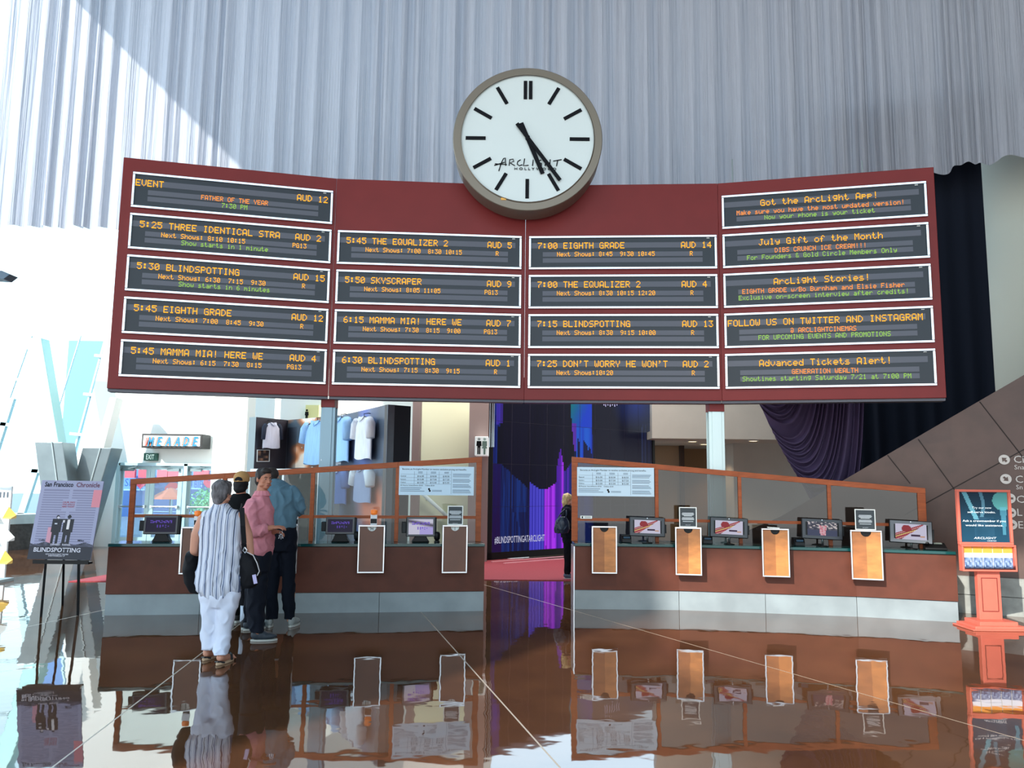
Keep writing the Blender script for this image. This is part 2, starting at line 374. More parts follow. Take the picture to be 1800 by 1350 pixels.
# corridor on the right behind: header, soffit, side walls
YH = 20.5
x0, x1 = P(1146, 740, YH).x, P(1500, 740, YH).x; zh = P(1200, 771, YH).z
mb = MB(); mb.box(((x0 + x1) / 2 + 1.5, YH + .15, (zh + 9) / 2), (x1 - x0 + 3, .3, 9 - zh)); mb.build('wall_header', BEIGE, kind='structure')
mb = MB(); mb.box(((x0 + x1) / 2 + 2.25, YH + 4.2, zh + .1), (x1 - x0 + 4.5, 7.8, .2)); mb.build('ceiling_corridor', BEIGE, kind='structure')
xr0 = P(1289, 800, 22.6).x
mb = MB(); mb.box((xr0 + 4, 23.4, zh / 2), (8, 1.6, zh)); mb.build('wall_corridor_right', BEIGE, kind='structure')
mb = MB(); mb.box(((x0 + x1) / 2, 26.6, zh / 2), (x1 - x0 + 6, .2, zh)); mb.build('wall_corridor_back', mat('corridor_brown', (150, 118, 86), .8), kind='structure')
xl = P(1193, 800, 24.5).x
mb = MB(); mb.box((xl - 2.2, 24.6, zh / 2), (4.4, .3, zh)); mb.build('wall_corridor_left', mat('corridor_tan', (160, 132, 104), .8), kind='structure')
mb = MB(); mb.box((xl + .06, 24.5, zh / 2), (.12, .5, zh)); mb.build('trim_8', mat('dark_gap_shade', (56, 38, 30), .6), kind='structure')  # solid strip, its dark colour stands for the shaded gap between corridor walls
dl = 0
for (px, py, desc) in ((1217, 776, 'round recessed downlight at the front left of the corridor ceiling'), (1238, 781, 'round recessed downlight half hidden behind the right steel post, on its left'),
                       (1276, 788, 'round recessed downlight just right of the right steel post, deepest in the corridor'), (1324, 775, 'round recessed downlight nearest the purple drape in the corridor ceiling')):
    p = EYE + ray(px, py) * ((zh - .012 - EYE.z) / ray(px, py).z)
    if p.y > 26: p = V(p.x * 25.6 / p.y, 25.6, p.z)
    dlt = thing('recessed_downlight', desc, 'ceiling light', (p.x, p.y, zh), 0, 'corridor downlights')
    mb = MB(); mb.lathe((p.x, p.y, zh), [(.13, 0), (.14, -.02), (.10, -.02)], 20); mb.build('trim_ring', WHITE, dlt)
    mb = MB(); mb.lathe((p.x, p.y, zh - .012), [(.10, -.008), (.10, 0)], 20); mb.build('lamp_glass', mat('lamp_glow', (255, 214, 150), .5, emit=6), dlt)
    L = bpy.data.lights.new('downlight_lamp', 'SPOT'); L.energy = 160; L.color = (1, .66, .36); L.spot_size = radians(110); L.spot_blend = .8; L.shadow_soft_size = .1
    lo_ = bpy.data.objects.new('downlight_lamp', L); COL.objects.link(lo_); lo_.location = (p.x, p.y, zh - .08)

# red carpet and the two bright nosings under the video wall
ya = F(925, 1017).y
mb = MB(); cz = .012
for pts, lb in (([F(746, 1019.5), F(850, 1019.8), F(1240, 1023), F(1240, 985), F(752, 982)], 'red carpet lying on the concrete floor in front of the video wall'), ([F(120, 1023), F(425, 1020.5), F(425, 1013), F(186, 1011.5)], 'red wedge of carpet reaching out past the left end of the left counter')):
    mb = MB(); mb.prism([V(p.x, p.y, 0.0005) for p in pts], (0, 0, cz)); tag(mb.build('carpet', mat('red_carpet', (150, 58, 66), .95, noise=.2, nscale=60)), lb, 'carpet')

# ------------------------------------------------------------------ outside the doors
fx0, fx1 = P(90, 850, 36).x, P(520, 850, 36).x
bl = thing('storefront_building', 'blue storefront across the street seen through the glass doors', 'building', ((fx0 + fx1) / 2, 36.5, 0))
mb = MB(); mb.box(((fx0 + fx1) / 2, 37, 4), (fx1 - fx0, 1, 8)); mb.build('wall', mat('storefront_blue', (112, 146, 200), .7), bl)
for (xa, xb, y0_, y1_) in ((236, 258, 862, 902), (272, 312, 845, 898), (336, 352, 860, 900), (212, 230, 862, 940), (356, 420, 850, 905)):
    A_, B_ = P(xa, y0_, 36.4), P(xb, y1_, 36.4); fw = MB(); fw.box(((A_.x + B_.x) / 2, 36.45, (A_.z + B_.z) / 2), (B_.x - A_.x + .12, .1, A_.z - B_.z + .12)); f_ = fw.build('window', mat('pale_blue_frame', (170, 196, 226), .5), bl)
    fw = MB(); fw.box(((A_.x + B_.x) / 2, 36.38, (A_.z + B_.z) / 2), (B_.x - A_.x, .04, A_.z - B_.z)); fw.build('pane', mat('blue_pane', (62, 92, 140), .15), f_)
for (xa, xb) in ((218, 236), (243, 262), (276, 293), (295, 314), (340, 366)):
    A_, B_ = P(xa, 825, 35.9), P(xb, 840, 35.9); mb = MB(); mb.box(((A_.x + B_.x) / 2, 36, (A_.z + B_.z) / 2), (B_.x - A_.x, .15, A_.z - B_.z)); mb.build('banner', mat('red_banner', (236, 92, 96), .6), bl)
M = face_matrix(P(354, 851, 35.8), (1, 0, 0)); text('BIBIB', M, 24 / FPX * 36, .34, mat('sign_blue', (30, 70, 140), .5), parent=bl)
M = face_matrix(P(243, 848, 35.8), (1, 0, 0)); text('SIBIBIB', M, 46 / FPX * 36, .34, mat('sign_blue', (30, 70, 140), .5), parent=bl)
for hx in (247, 367):
    c = P(hx, 850, 35.75); mb = MB(); pts = []
    for k in range(20):
        t_ = 2 * pi * k / 20; pts.append(c + V(.016 * 16 * sin(t_) ** 3, 0, .016 * (13 * cos(t_) - 5 * cos(2 * t_) - 2 * cos(3 * t_) - cos(4 * t_))))
    mb.prism(pts, (0, .04, 0)); mb.build('heart_sign', mat('heart_red', (226, 60, 84), .5), bl)
ss = P(303, 862, 27); st = thing('stop_sign', 'red octagonal stop sign on a post outside the double doors', 'road sign', (ss.x, 27, 0))
mb = MB(); mb.tube([(ss.x + .0, 27.03, -.03), (ss.x, 27.03, ss.z + .25)], .03, 8); mb.build('post', STEEL, st)
mb = MB(); mb.prism([ss + V(.28 * cos(pi / 8 + k * pi / 4), 0, .28 * sin(pi / 8 + k * pi / 4)) for k in range(8)], (0, .02, 0)); mb.build('plate', mat('stop_red', (206, 50, 58), .5), st)
text('STOP', face_matrix(ss, (1, 0, 0)), .4, .15, WHITE, parent=st, depth=.006)
um = P(300, 868, 25); us = thing('patio_umbrella', 'open orange patio umbrella outside the double doors', 'umbrella', (um.x, 25, 0))
mb = MB(); mb.tube([(um.x, 25, -.03), (um.x, 25, um.z + .2)], .025, 8); mb.build('pole', STEEL, us)
mb = MB(); mb.lathe((um.x, 25, um.z), [(.62, -.16), (.58, -.1), (.3, .06), (.0, .2)], 8); mb.build('canopy', mat('orange_canvas', (250, 122, 84), .7), us)
# shrub outside
sh = P(362, 880, 24); tr = thing('potted_shrub', 'pale green leafy shrub in a pot outside the right-hand door', 'shrub', (sh.x, 24, 0))
mb = MB(); mb.lathe((sh.x, 24, -.03), [(.22, 0), (.3, .5), (.27, .5), (.2, .45)], 16); mb.build('pot', mat('terracotta', (170, 96, 70), .8), tr)
mb = MB(); mb.tube([(sh.x, 24, .4), (sh.x + .03, 24, 1.0)], .03, 6); mb.build('stem', mat('bark', (96, 74, 54), .9), tr)
mb = MB(); rnd = random.Random(3)
for k in range(700):
    r_ = rnd.random() ** .4; th = rnd.uniform(0, 2 * pi); ph = math.acos(rnd.uniform(-1, 1)); c = V(sh.x, 24, sh.z - .12) + V(.5 * r_ * sin(ph) * cos(th), .4 * r_ * sin(ph) * sin(th), .5 * r_ * cos(ph))
    a_ = V(rnd.uniform(-1, 1), rnd.uniform(-1, 1), rnd.uniform(-1, 1)).normalized() * .05; b2 = a_.cross(V(rnd.uniform(-1, 1), rnd.uniform(-1, 1), rnd.uniform(-1, 1))).normalized() * .03
    mb.quad(c - a_, c - b2, c + a_, c + b2)
mb.build('foliage', mat('pale_leaves', (150, 214, 150), .7), tr)

# ------------------------------------------------------------------ street doors
ALU = mat('door_aluminium', (168, 196, 202), .4, .3); DG = glass('door_glass', (226, 240, 250))
def door(n, xa, xb, Y, hinge):
    A_, C_ = P(xa, 820, Y), P(xb, 820, Y); w_ = C_.x - A_.x; h_ = B(290, 819).z; cx = (A_.x + C_.x) / 2
    r = thing('door_%d' % n, None, None, (cx, Y, 0)); r['kind'] = 'structure'
    M = Matrix.Translation((cx, Y, h_ / 2 + .01)); mb = frame_mb(M, w_, h_ - .02, .1, .05); mb.box((cx, Y - .025, .14), (w_ - .2, .05, .2)); mb.build('door_frame', ALU, r)
    mb = MB(); mb.box((cx, Y - .02, h_ / 2), (w_ - .18, .012, h_ - .18)); mb.build('door_glass', DG, r)
    mb = MB(); mb.tube([(A_.x + .08, Y - .12, 1.0), (C_.x - .08, Y - .12, 1.0)], .02, 8); mb.box((A_.x + .08, Y - .08, 1.0), (.05, .1, .07)); mb.box((C_.x - .08, Y - .08, 1.0), (.05, .1, .07)); mb.build('push_bar', CHROME, r)
    s_ = 1 if hinge == 'l' else -1; hx = cx - s_ * (w_ / 2 - .22)
    mb = MB(); mb.box((hx, Y - .08, h_ - .1), (.3, .06, .07)); mb.beam((hx, Y - .09, h_ - .07), (hx + s_ * .28, Y - .2, h_ - .03), .03, .015); mb.beam((hx + s_ * .28, Y - .2, h_ - .03), (hx + s_ * .08, Y - .02, h_), .025, .015); mb.build('door_closer', mat('closer_grey', (120, 138, 142), .4, .4), r)
door(1, 213, 266.5, YB + .1, 'l'); door(2, 267.5, 323, YB + .1, 'r'); door(3, 331, 384, YB + .1, 'l')
mb = MB()
for xx in (208.5, 327): p = P(xx, 850, YB); mb.box((p.x, YB, dz1 / 2), (.09, .16, dz1))
p = P(290, 817, YB); mb.box(((dx0 + dx1) / 2, YB, dz1 - .02), (dx1 - dx0, .16, .07)); mb.build('trim_9', ALU, kind='structure')

# ------------------------------------------------------------------ arcade sign box and exit sign
c = (P(248, 762, 19.6) + P(355, 788, 19.6)) / 2; w_ = P(355, 775, 19.6).x - P(248, 775, 19.6).x; h_ = P(300, 763, 19.6).z - P(300, 788, 19.6).z
sb = thing('light_box_sign', 'wide white lightbox with slanted cyan letters above the street doors', 'sign', (c.x, YB, c.z - h_ / 2))
mb = MB(); mb.box((c.x, 19.9, c.z), (w_, .55, h_)); mb.build('cabinet', mat('dark_bronze', (40, 38, 38), .5), sb, bevel=.01)
mb = MB(); mb.box((c.x, 19.62, c.z), (w_ - .1, .03, h_ - .1)); mb.build('face', mat('lit_white', (226, 240, 242), .5, emit=.12), sb)
cy = mat('sign_cyan', (20, 130, 176), .6); og = mat('sign_orange', (236, 120, 80), .6)
for k, ch in enumerate('MEAADE'):
    x_ = (265, 280, 295, 311, 327, 343)[k]; p = P(x_, 775.5, 19.58)
    text(ch, face_matrix(p + V(-.035, .004, 0), (1, 0, 0)), .13 if k else .15, h_ * .6, og, parent=sb, shear=.3, bold=.02)
    text(ch, face_matrix(p, (1, 0, 0)), .14 if k else .15, h_ * .66, cy, parent=sb, shear=.25, bold=.03)
p = P(257, 776, 19.56); text('I', face_matrix(p, (1, 0, 0)), .05, h_ * .62, mat('sign_red', (235, 90, 80), .5, emit=.3), parent=sb, shear=.1)
c = P(264, 803, 20.1); ex = thing('exit_sign', 'small green exit sign with white letters above the street doors', 'sign', (c.x, YB, c.z - .1))
mb = MB(); mb.box((c.x, 20.15, c.z), (.34, .1, .19)); mb.build('box', mat('exit_green', (34, 92, 78), .5), ex, bevel=.01)
text('EXIT', face_matrix(V(c.x, 20.1, c.z), (1, 0, 0)), .2, .13, mat('exit_letters', (225, 250, 240), .5, emit=.5), parent=ex, depth=.004)

# ------------------------------------------------------------------ restroom flag sign
a, c = P(835, 767, 16.9), P(858, 801, 16.9); w_ = c.x - a.x; h_ = a.z - c.z; cx = (a.x + c.x) / 2; cz_ = (a.z + c.z) / 2
rs = thing('restroom_sign', 'white lit box sign with man and woman figures on the mauve pillar', 'sign', (cx, 17.4, c.z))
mb = MB(); mb.box((cx, 17.16, cz_), (w_, .48, h_)); mb.build('box', mat('lit_sign_white', (232, 240, 238), .5, emit=.35), rs, bevel=.01)
def figure(cx, Yf, cz, s, m, parent, dress):
    mb = MB(); mb.lathe((cx, Yf, cz + s * .40), [(.085 * s, -.006), (.085 * s, .0)], 16, Matrix.Rotation(pi / 2, 3, 'X'))
    b = [(-.13, .29), (.13, .29), (.15, .0), (.09, .0)] + ([(.17, -.14), (.06, -.14), (.06, -.48), (-.06, -.48), (-.06, -.14), (-.17, -.14)] if dress else [(.09, -.48), (.01, -.48), (.01, -.1), (-.01, -.1), (-.01, -.48), (-.09, -.48)]) + [(-.09, .0), (-.15, .0)]
    mb.prism([V(cx + x * s, Yf, cz + z * s) for x, z in b], (0, -.006, 0)); mb.build('pictogram', m, parent)
figure(cx - w_ * .2, 16.92, cz_, h_ * .9, INK, rs, False); figure(cx + w_ * .22, 16.92, cz_, h_ * .9, mat('pictogram_green', (120, 150, 138), .6), rs, True)
c = P(542, 728, 21.45); rs2 = thing('restroom_sign', 'small pale yellow flag sign with a black figure, just left of the left steel post', 'sign', (c.x, 21.5, c.z - .5))
a, b2 = P(538, 712, 21.4), P(566, 736, 21.4)
mb = MB(); mb.box(((a.x + b2.x) / 2, 21.47, (a.z + b2.z) / 2), (b2.x - a.x, .2, a.z - b2.z)); mb.build('box', mat('pale_yellow', (222, 224, 160), .6), rs2)
figure(c.x - .02, 21.36, c.z - .04, .34, INK, rs2, False)
# ================================================================== CURTAINS
def cloth(name, rgb, trans=.25, rough=.8):
    m = bpy.data.materials.new(name); m.use_nodes = True; t = m.node_tree; b = t.nodes['Principled BSDF']
    b.inputs['Base Color'].default_value = lin(rgb) + (1,); b.inputs['Roughness'].default_value = rough; b.inputs['Specular IOR Level'].default_value = .2
    if trans:
        tl = t.nodes.new('ShaderNodeBsdfTranslucent'); tl.inputs[0].default_value = lin(rgb) + (1,)
        mx = t.nodes.new('ShaderNodeMixShader'); mx.inputs[0].default_value = trans; o = t.nodes['Material Output']
        t.links.new(b.outputs[0], mx.inputs[1]); t.links.new(tl.outputs[0], mx.inputs[2]); t.links.new(mx.outputs[0], o.inputs[0])
    return m
def smoothpath(pts, step):
    """Catmull-Rom through pts, resampled"""
    out = []; q = [pts[0]] + pts + [pts[-1]]
    for i in range(1, len(q) - 2):
        p0, p1, p2, p3 = q[i - 1:i + 3]; n = max(2, int((p2 - p1).length / step))
        for k in range(n):
            t = k / n; out.append(.5 * ((2 * p1) + (p2 - p0) * t + (2 * p0 - 5 * p1 + 4 * p2 - p3) * t * t + (3 * p1 - p0 - 3 * p2 + p3) * t ** 3))
    out.append(pts[-1]); return out
def pleated(name, pts, z0, z1, m, seed, wmin, wmax, amp, nz=10, hem=.0, thick=.012):
    rnd = random.Random(seed); path = smoothpath(pts, .03); n = len(path); dist = [0.0]
    for i in range(1, n): dist.append(dist[-1] + (path[i] - path[i - 1]).length)
    knots = [(0.0, rnd.uniform(-1, 1))]
    while knots[-1][0] < dist[-1]: knots.append((knots[-1][0] + rnd.uniform(wmin, wmax), (1 if len(knots) % 2 else -1) * rnd.uniform(.35, 1)))
    k2 = [(d + rnd.uniform(-.2, .2) * wmin, v * rnd.uniform(.6, 1.1)) for d, v in knots]
    def ev(kn, d):
        for i in range(len(kn) - 1):
            if d <= kn[i + 1][0]:
                t = (d - kn[i][0]) / max(1e-6, kn[i + 1][0] - kn[i][0]); t = max(0, min(1, t)); t = t * t * (3 - 2 * t); return kn[i][1] * (1 - t) + kn[i + 1][1] * t
        return kn[-1][1]
    vs = []; fs = []
    for j in range(nz + 1):
        f = j / nz
        for i, p in enumerate(path):
            a_ = path[max(0, i - 1)]; b_ = path[min(n - 1, i + 1)]; d = (b_ - a_).normalized(); nn = V(-d.y, d.x, 0)
            o = (ev(knots, dist[i]) * f + ev(k2, dist[i]) * (1 - f)) * amp * (1.25 - .35 * f)
            z = z0 + (z1 - z0) * f - (hem * (1 - f) * (.5 + .5 * sin(dist[i] * 9 + seed)) * (vnoise(dist[i] * .9, seed) * 1.4) if hem else 0)
            q = p + nn * o; vs.append((q.x, q.y, z))
    for j in range(nz):
        for i in range(n - 1): a_ = j * n + i; fs.append((a_, a_ + 1, a_ + n + 1, a_ + n))
    me = bpy.data.meshes.new(name); me.from_pydata(vs, [], fs); me.update()
    return me
GC = cloth('sheer_grey_cloth', (176, 181, 192), .26)
t_ = GC.node_tree; g_ = t_.nodes.new('ShaderNodeNewGeometry'); mp_ = t_.nodes.new('ShaderNodeMapping'); mp_.inputs['Scale'].default_value = (7, 7, .12); n_ = t_.nodes.new('ShaderNodeTexNoise'); n_.inputs['Scale'].default_value = 2.4; n_.inputs['Detail'].default_value = 4
bp_ = t_.nodes.new('ShaderNodeBump'); bp_.inputs['Strength'].default_value = 1; bp_.inputs['Distance'].default_value = .07
t_.links.new(g_.outputs['Position'], mp_.inputs[0]); t_.links.new(mp_.outputs[0], n_.inputs['Vector']); t_.links.new(n_.outputs['Fac'], bp_.inputs['Height']); t_.links.new(bp_.outputs[0], t_.nodes['Principled BSDF'].inputs['Normal'])
def cp(x, Y): return V((x - 900) / FPX * Y * 1.0, Y, 0)
hem_z = 7.49
pts = [cp(-55, 17.9), cp(170, 17.9), cp(420, 17.3), cp(760, 16.7), cp(1100, 15.9), cp(1400, 15.0), cp(1600, 14.3), cp(1730, 13.7), cp(1850, 13.2), cp(2050, 12.3)]
me = pleated('stage_curtain', pts, hem_z, 15.0, GC, 5, (.07), .30, .115, hem=.16)
cur = thing('stage_curtain', 'huge pale grey pleated curtain hanging across the hall above the red board', 'curtain', (0, 16.4, hem_z))
link('cloth', me, GC, cur, smooth=True)
rail = smoothpath([V(p.x, p.y, 15.0) for p in pts], .4); mb = MB(); mb.tube(rail, .05, 6); mb.build('track', STEEL, cur)
BV = cloth('black_velvet', (16, 22, 34), 0, .95)
me = pleated('black_curtain', [P(1480, 800, 15.3), P(1600, 800, 14.95), P(1680, 800, 14.7), P(1756, 800, 14.45)], .02, 9, BV, 8, .12, .2, .05, nz=4)
bc = [p for p in me.vertices]
bk = thing('black_curtain', 'black velvet curtain behind the right end of the red board', 'curtain', (7.2, 14.8, 0)); link('cloth', me, BV, bk, smooth=True)
mb = MB(); mb.tube([V(P(1480, 800, 15.3).x, 15.3, 9), V(P(1756, 800, 14.45).x, 14.45, 9)], .04, 6); mb.build('track', STEEL, bk)
# purple drape, swagged
YD = 13.2
def bez(a, b, c, t): return a * (1 - t) ** 2 + b * 2 * t * (1 - t) + c * t * t
me = bpy.data.meshes.new('cloth'); vs = []; fs = []; NK, NW = 260, 40; rnd = random.Random(4)
Lp = smoothpath([V(1300, 620, 0), V(1326, 690, 0), V(1347, 735, 0), V(1366, 775, 0), V(1384, 808, 0), V(1404, 842, 0), V(1440, 905, 0)], 3)
ph = [0.0]
for i in range(NK): ph.append(ph[-1] + 1.0 + .55 * sin(i * .11) + .35 * sin(i * .043 + 1))
for i in range(NK + 1):
    k = i / NK; a_ = Lp[int(k * (len(Lp) - 1))]; c_ = V(1345 + 175 * min(1, k * 1.02) ** .8, 640 - 20 * k, 0)
    b_ = V(a_.x + (c_.x - a_.x) * (.72 + .2 * k), a_.y + 60 + 60 * k, 0)
    for j in range(NW + 1):
        t = j / NW; q = bez(a_, b_, c_, t); fold = sin(ph[i] / ph[-1] * 2 * pi * 19) * (.2 + .8 * min(1, t * 3))
        p = P(q.x, q.y, YD); p.y += -.055 * fold - .10 * sin(pi * t); vs.append(tuple(p))
for i in range(NK):
    for j in range(NW): a_ = i * (NW + 1) + j; fs.append((a_, a_ + 1, a_ + NW + 2, a_ + NW + 1))
me.from_pydata(vs, [], fs); me.update()
pd = thing('draped_curtain', 'dark purple curtain swagged in curved folds under the right half of the board', 'curtain', (P(1440, 850, YD).x, YD, 0))
link('cloth', me, cloth('purple_satin', (78, 66, 96), 0, .5), pd, smooth=True)
mb = MB(); a_, b_ = P(1295, 622, YD), P(1530, 622, YD); mb.tube([a_, b_], .03, 6); mb.tube([a_, V(a_.x, a_.y, 7.3)], .012, 6); mb.tube([b_, V(b_.x, b_.y, 7.3)], .012, 6); mb.build('track', STEEL, pd)

# ================================================================== THE RED BOARD
Z0, Z1 = 2.902, 6.132
SX = [(-5.424, 10.595), (-2.619, 11.30), (0, 0), (3.008, 11.329), (5.836, 10.628)]
SX[2] = (P(922, 600, 11.50).x, 11.50)
RED = mat('maroon_lacquer', (118, 38, 38), .45, spec=.25, noise=.05, nscale=3)
board = thing('show_time_board', 'wide maroon board in four angled panels carrying rows of black displays', 'board', (SX[2][0], SX[2][1], Z0))
PN = []
for i in range(4):
    A_ = V(*SX[i], 0); B_ = V(*SX[i + 1], 0); d = (B_ - A_).normalized(); n = V(-d.y, d.x, 0)
    mb = MB(); g_ = .0003; A2 = A_ + d * g_; B2 = B_ - d * g_
    mb.prism([V(A2.x, A2.y, Z0), V(B2.x, B2.y, Z0), V(B2.x, B2.y, Z1), V(A2.x, A2.y, Z1)], n * .4)
    mb.build('panel', RED, board, bevel=.006)
    mb = MB(); mb.prism([V(A2.x, A2.y, Z0 - .035) + n * .05, V(B2.x, B2.y, Z0 - .035) + n * .05, V(B2.x, B2.y, Z0) + n * .05, V(A2.x, A2.y, Z0) + n * .05], n * .2); mb.build('bottom_trim', mat('trim_grey', (92, 92, 100), .5, .3), board)
    PN.append((A_, B_, d, n))
# two posts carry it
for (xa, xb, desc, nm) in ((567, 592, 'blue grey steel post under the left seam of the board', 0), (1243, 1270, 'pale steel post under the right seam of the board', 1)):
    Yp = 11.6; a_ = P(xa, 712, Yp); b_ = P(xb, 712, Yp); w_ = b_.x - a_.x; cx = (a_.x + b_.x) / 2; zt = Z0 - .02
    ps = thing('support_post', desc, 'post', (cx, Yp, 0), 0, 'posts holding up the board')
    pm = mat('post_blue_grey', (132, 158, 172), .4, .3) if nm == 0 else mat('post_pale', (198, 216, 216), .35, .3)
    mb = MB(); mb.box((cx, Yp, (zt - .12) / 2), (w_ * .62, .2, zt - .12)); mb.box((cx, Yp - .07, (zt - .12) / 2), (w_, .03, zt - .12)); mb.box((cx, Yp + .07, (zt - .12) / 2), (w_, .03, zt - .12)); mb.build('shaft', pm, ps, bevel=.004)
    mb = MB(); mb.box((cx, Yp, zt - .06), (w_ * .95, .24, .12)); mb.build('cap', RED, ps)
    mb = MB(); mb.box((cx, Yp, .015), (w_ + .12, .34, .03)); mb.build('base_plate', STEEL, ps)
    mb = MB()
    for zz in (.4, 1.2, 2.0): mb.lathe((cx - w_ * .3, Yp - .088, zz), [(.012, 0), (.012, .006), (0, .008)], 8, Matrix.Rotation(pi / 2, 3, 'X'))
    mb.build('bolt', CHROME, ps)

# ------------------------------------------------------------------ LED displays
FONT = {}
_f = ('0000000000 00005F0000 0007000700 147F147F14 242A7F2A12 2313086462 3649552250 0005030000 001C224100 0041221C00 14083E0814 08083E0808 0050300000 0808080808 0060600000 2010080402 '
 '3E5149453E 00427F4000 4261514946 2141454B31 1814127F10 2745454539 3C4A494930 0171090503 3649494936 064949291E 0036360000 0056360000 0814224100 1414141414 0041221408 0201510906 '
 '324979413E 7E1111117E 7F49494936 3E41414122 7F4141221C 7F49494941 7F09090901 3E4149497A 7F0808087F 00417F4100 2040413F01 7F08142241 7F40404040 7F020C027F 7F0408107F 3E4141413E '
 '7F09090906 3E4151215E 7F09192946 4649494931 01017F0101 3F4040403F 1F2040201F 3F4038403F 6314081463 0708700807 6151494543 007F414100 0204081020 0041417F00 0402010204 4040404040 '
 '0001020400 2054545478 7F48444438 3844444420 384444487F 3854545418 087E090102 0C5252523E 7F08040478 00447D4000 2040443D00 7F10284400 00417F4000 7C04180478 7C08040478 3844444438 '
 '7C14141408 081414187C 7C08040408 4854545420 043F444020 3C4040207C 1C2040201C 3C4030403C 4428102844 0C5050503C 4464544C44').split()
for i, g_ in enumerate(_f): FONT[chr(32 + i)] = [int(g_[k * 2:k * 2 + 2], 16) for k in range(5)]
def led(mb, M, s, x0, zc, pitch, h):
    """dot-matrix characters, x0 left, zc centre height; one bar per lit run in a row"""
    cw = pitch / 6; ch = h / 7
    for i, c in enumerate(s):
        g_ = FONT.get(c, FONT[' '])
        for r in range(7):
            k = 0
            while k < 5:
                if g_[k] >> r & 1:
                    j = k
                    while j < 5 and g_[j] >> r & 1: j += 1
                    a_ = x0 + i * pitch + k * cw; b_ = x0 + i * pitch + j * cw - cw * .12; z = zc + h / 2 - (r + .5) * ch; hh = ch * .5
                    mb.add([M @ V(a_, -.004, z - hh), M @ V(b_, -.004, z - hh), M @ V(b_, -.004, z + hh), M @ V(a_, -.004, z + hh)], [(0, 1, 2, 3)]); k = j
                else: k += 1
LED_O = mat('led_amber', (255, 172, 20), .5, emit=1.5); LED_R = mat('led_orange', (255, 146, 44), .5, emit=1.4); LED_G = mat('led_green', (150, 205, 70), .5, emit=1.2)
SCRN = mat('display_black', (42, 49, 57), .35, spec=.3); ROWM = mat('display_row_grey', (84, 88, 100), .5)
FRM = mat('polished_display_frame', (225, 228, 232), .18, 1.0)
ORD = ['topmost', 'second', 'third', 'fourth', 'lowest']
TX = {0: [('EVENT', 'AUD 12', 'FATHER OF THE YEAR', '', '7:30 PM'), ('5:25 THREE IDENTICAL STRA', 'AUD 2', 'Next Shows: 8:10 10:15', 'PG13', 'Show starts in 1 minute'),
          ('5:30 BLINDSPOTTING', 'AUD 15', 'Next Shows: 6:30  7:15  9:30', 'R', 'Show starts in 6 minutes'), ('5:45 EIGHTH GRADE', 'AUD 12', 'Next Shows: 7:00  8:45  9:30', 'R', ''),
          ('5:45 MAMMA MIA! HERE WE', 'AUD 4', 'Next Shows: 6:15  7:30  8:15', 'PG13', '')],
      1: [None, ('5:45 THE EQUALIZER 2', 'AUD 5', 'Next Shows: 7:00  8:30 10:15', 'R', ''), ('5:50 SKYSCRAPER', 'AUD 9', 'Next Shows: 8:05 11:05', 'PG13', ''),
          ('6:15 MAMMA MIA! HERE WE', 'AUD 7', 'Next Shows: 7:30  8:15  9:00', 'PG13', ''), ('6:30 BLINDSPOTTING', 'AUD 1', 'Next Shows: 7:15  8:30  9:15', 'R', '')],
      2: [None, ('7:00 EIGHTH GRADE', 'AUD 14', 'Next Shows: 8:45  9:30 10:45', 'R', ''), ('7:00 THE EQUALIZER 2', 'AUD 4', 'Next Shows: 8:30 10:15 12:20', 'R', ''),
          ('7:15 BLINDSPOTTING', 'AUD 13', 'Next Shows: 8:30  9:15 10:00', 'R', ''), ("7:25 DON'T WORRY HE WON'T", 'AUD 2', 'Next Shows:10:20', 'R', '')],
      3: [('Got the ArcLight App!', '', 'Make sure you have the most updated version!', '', 'Now your phone is your ticket'),
          ('July Gift of the Month', '', 'DIBS CRUNCH ICE CREAM!!!', '', 'For Founders & Gold Circle Members Only'),
          ('ArcLight Stories!', '', 'EIGHTH GRADE w/Bo Burnham and Elsie Fisher', '', 'Exclusive on-screen interview after credits!'),
          ('FOLLOW US ON TWITTER AND INSTAGRAM', '', '@ ARCLIGHTCINEMAS', '', 'FOR UPCOMING EVENTS AND PROMOTIONS'),
          ('Advanced Tickets Alert!', '', 'GENERATION WEALTH', '', 'Showtimes starting Saturday 7/21 at 7:00 PM')]}
LBL = {0: ['announcing an event at 7:30 PM in AUD 12', 'with the 5:25 show in AUD 2', 'with the 5:30 show in AUD 15', 'with the 5:45 show in AUD 12', 'with the 5:45 show in AUD 4'],
       1: ['', 'with the 5:45 show in AUD 5', 'with the 5:50 show in AUD 9', 'with the 6:15 show in AUD 7', 'with the 6:30 show in AUD 1'],
       2: ['', 'with the 7:00 show in AUD 14', 'with the 7:00 show in AUD 4', 'with the 7:15 show in AUD 13', 'with the 7:25 show in AUD 2'],
       3: ['advertising an app', 'advertising the July gift', 'advertising stories and an interview', 'inviting followers online', 'with the advanced tickets alert']}
CN = ['leftmost column', 'second column', 'third column', 'rightmost column']
cols_px = [(235, 586, 303, 574), (594, 917, 0, 0), (930, 1259, 0, 0), (1268, 1627, 0, 0)]
zt_, zb_ = hit(235, 303, *PN[0][:2]).z, hit(205, 662, *PN[0][:2]).z
pit = (zt_ - zb_) / (4 + .865); dh = pit * .865
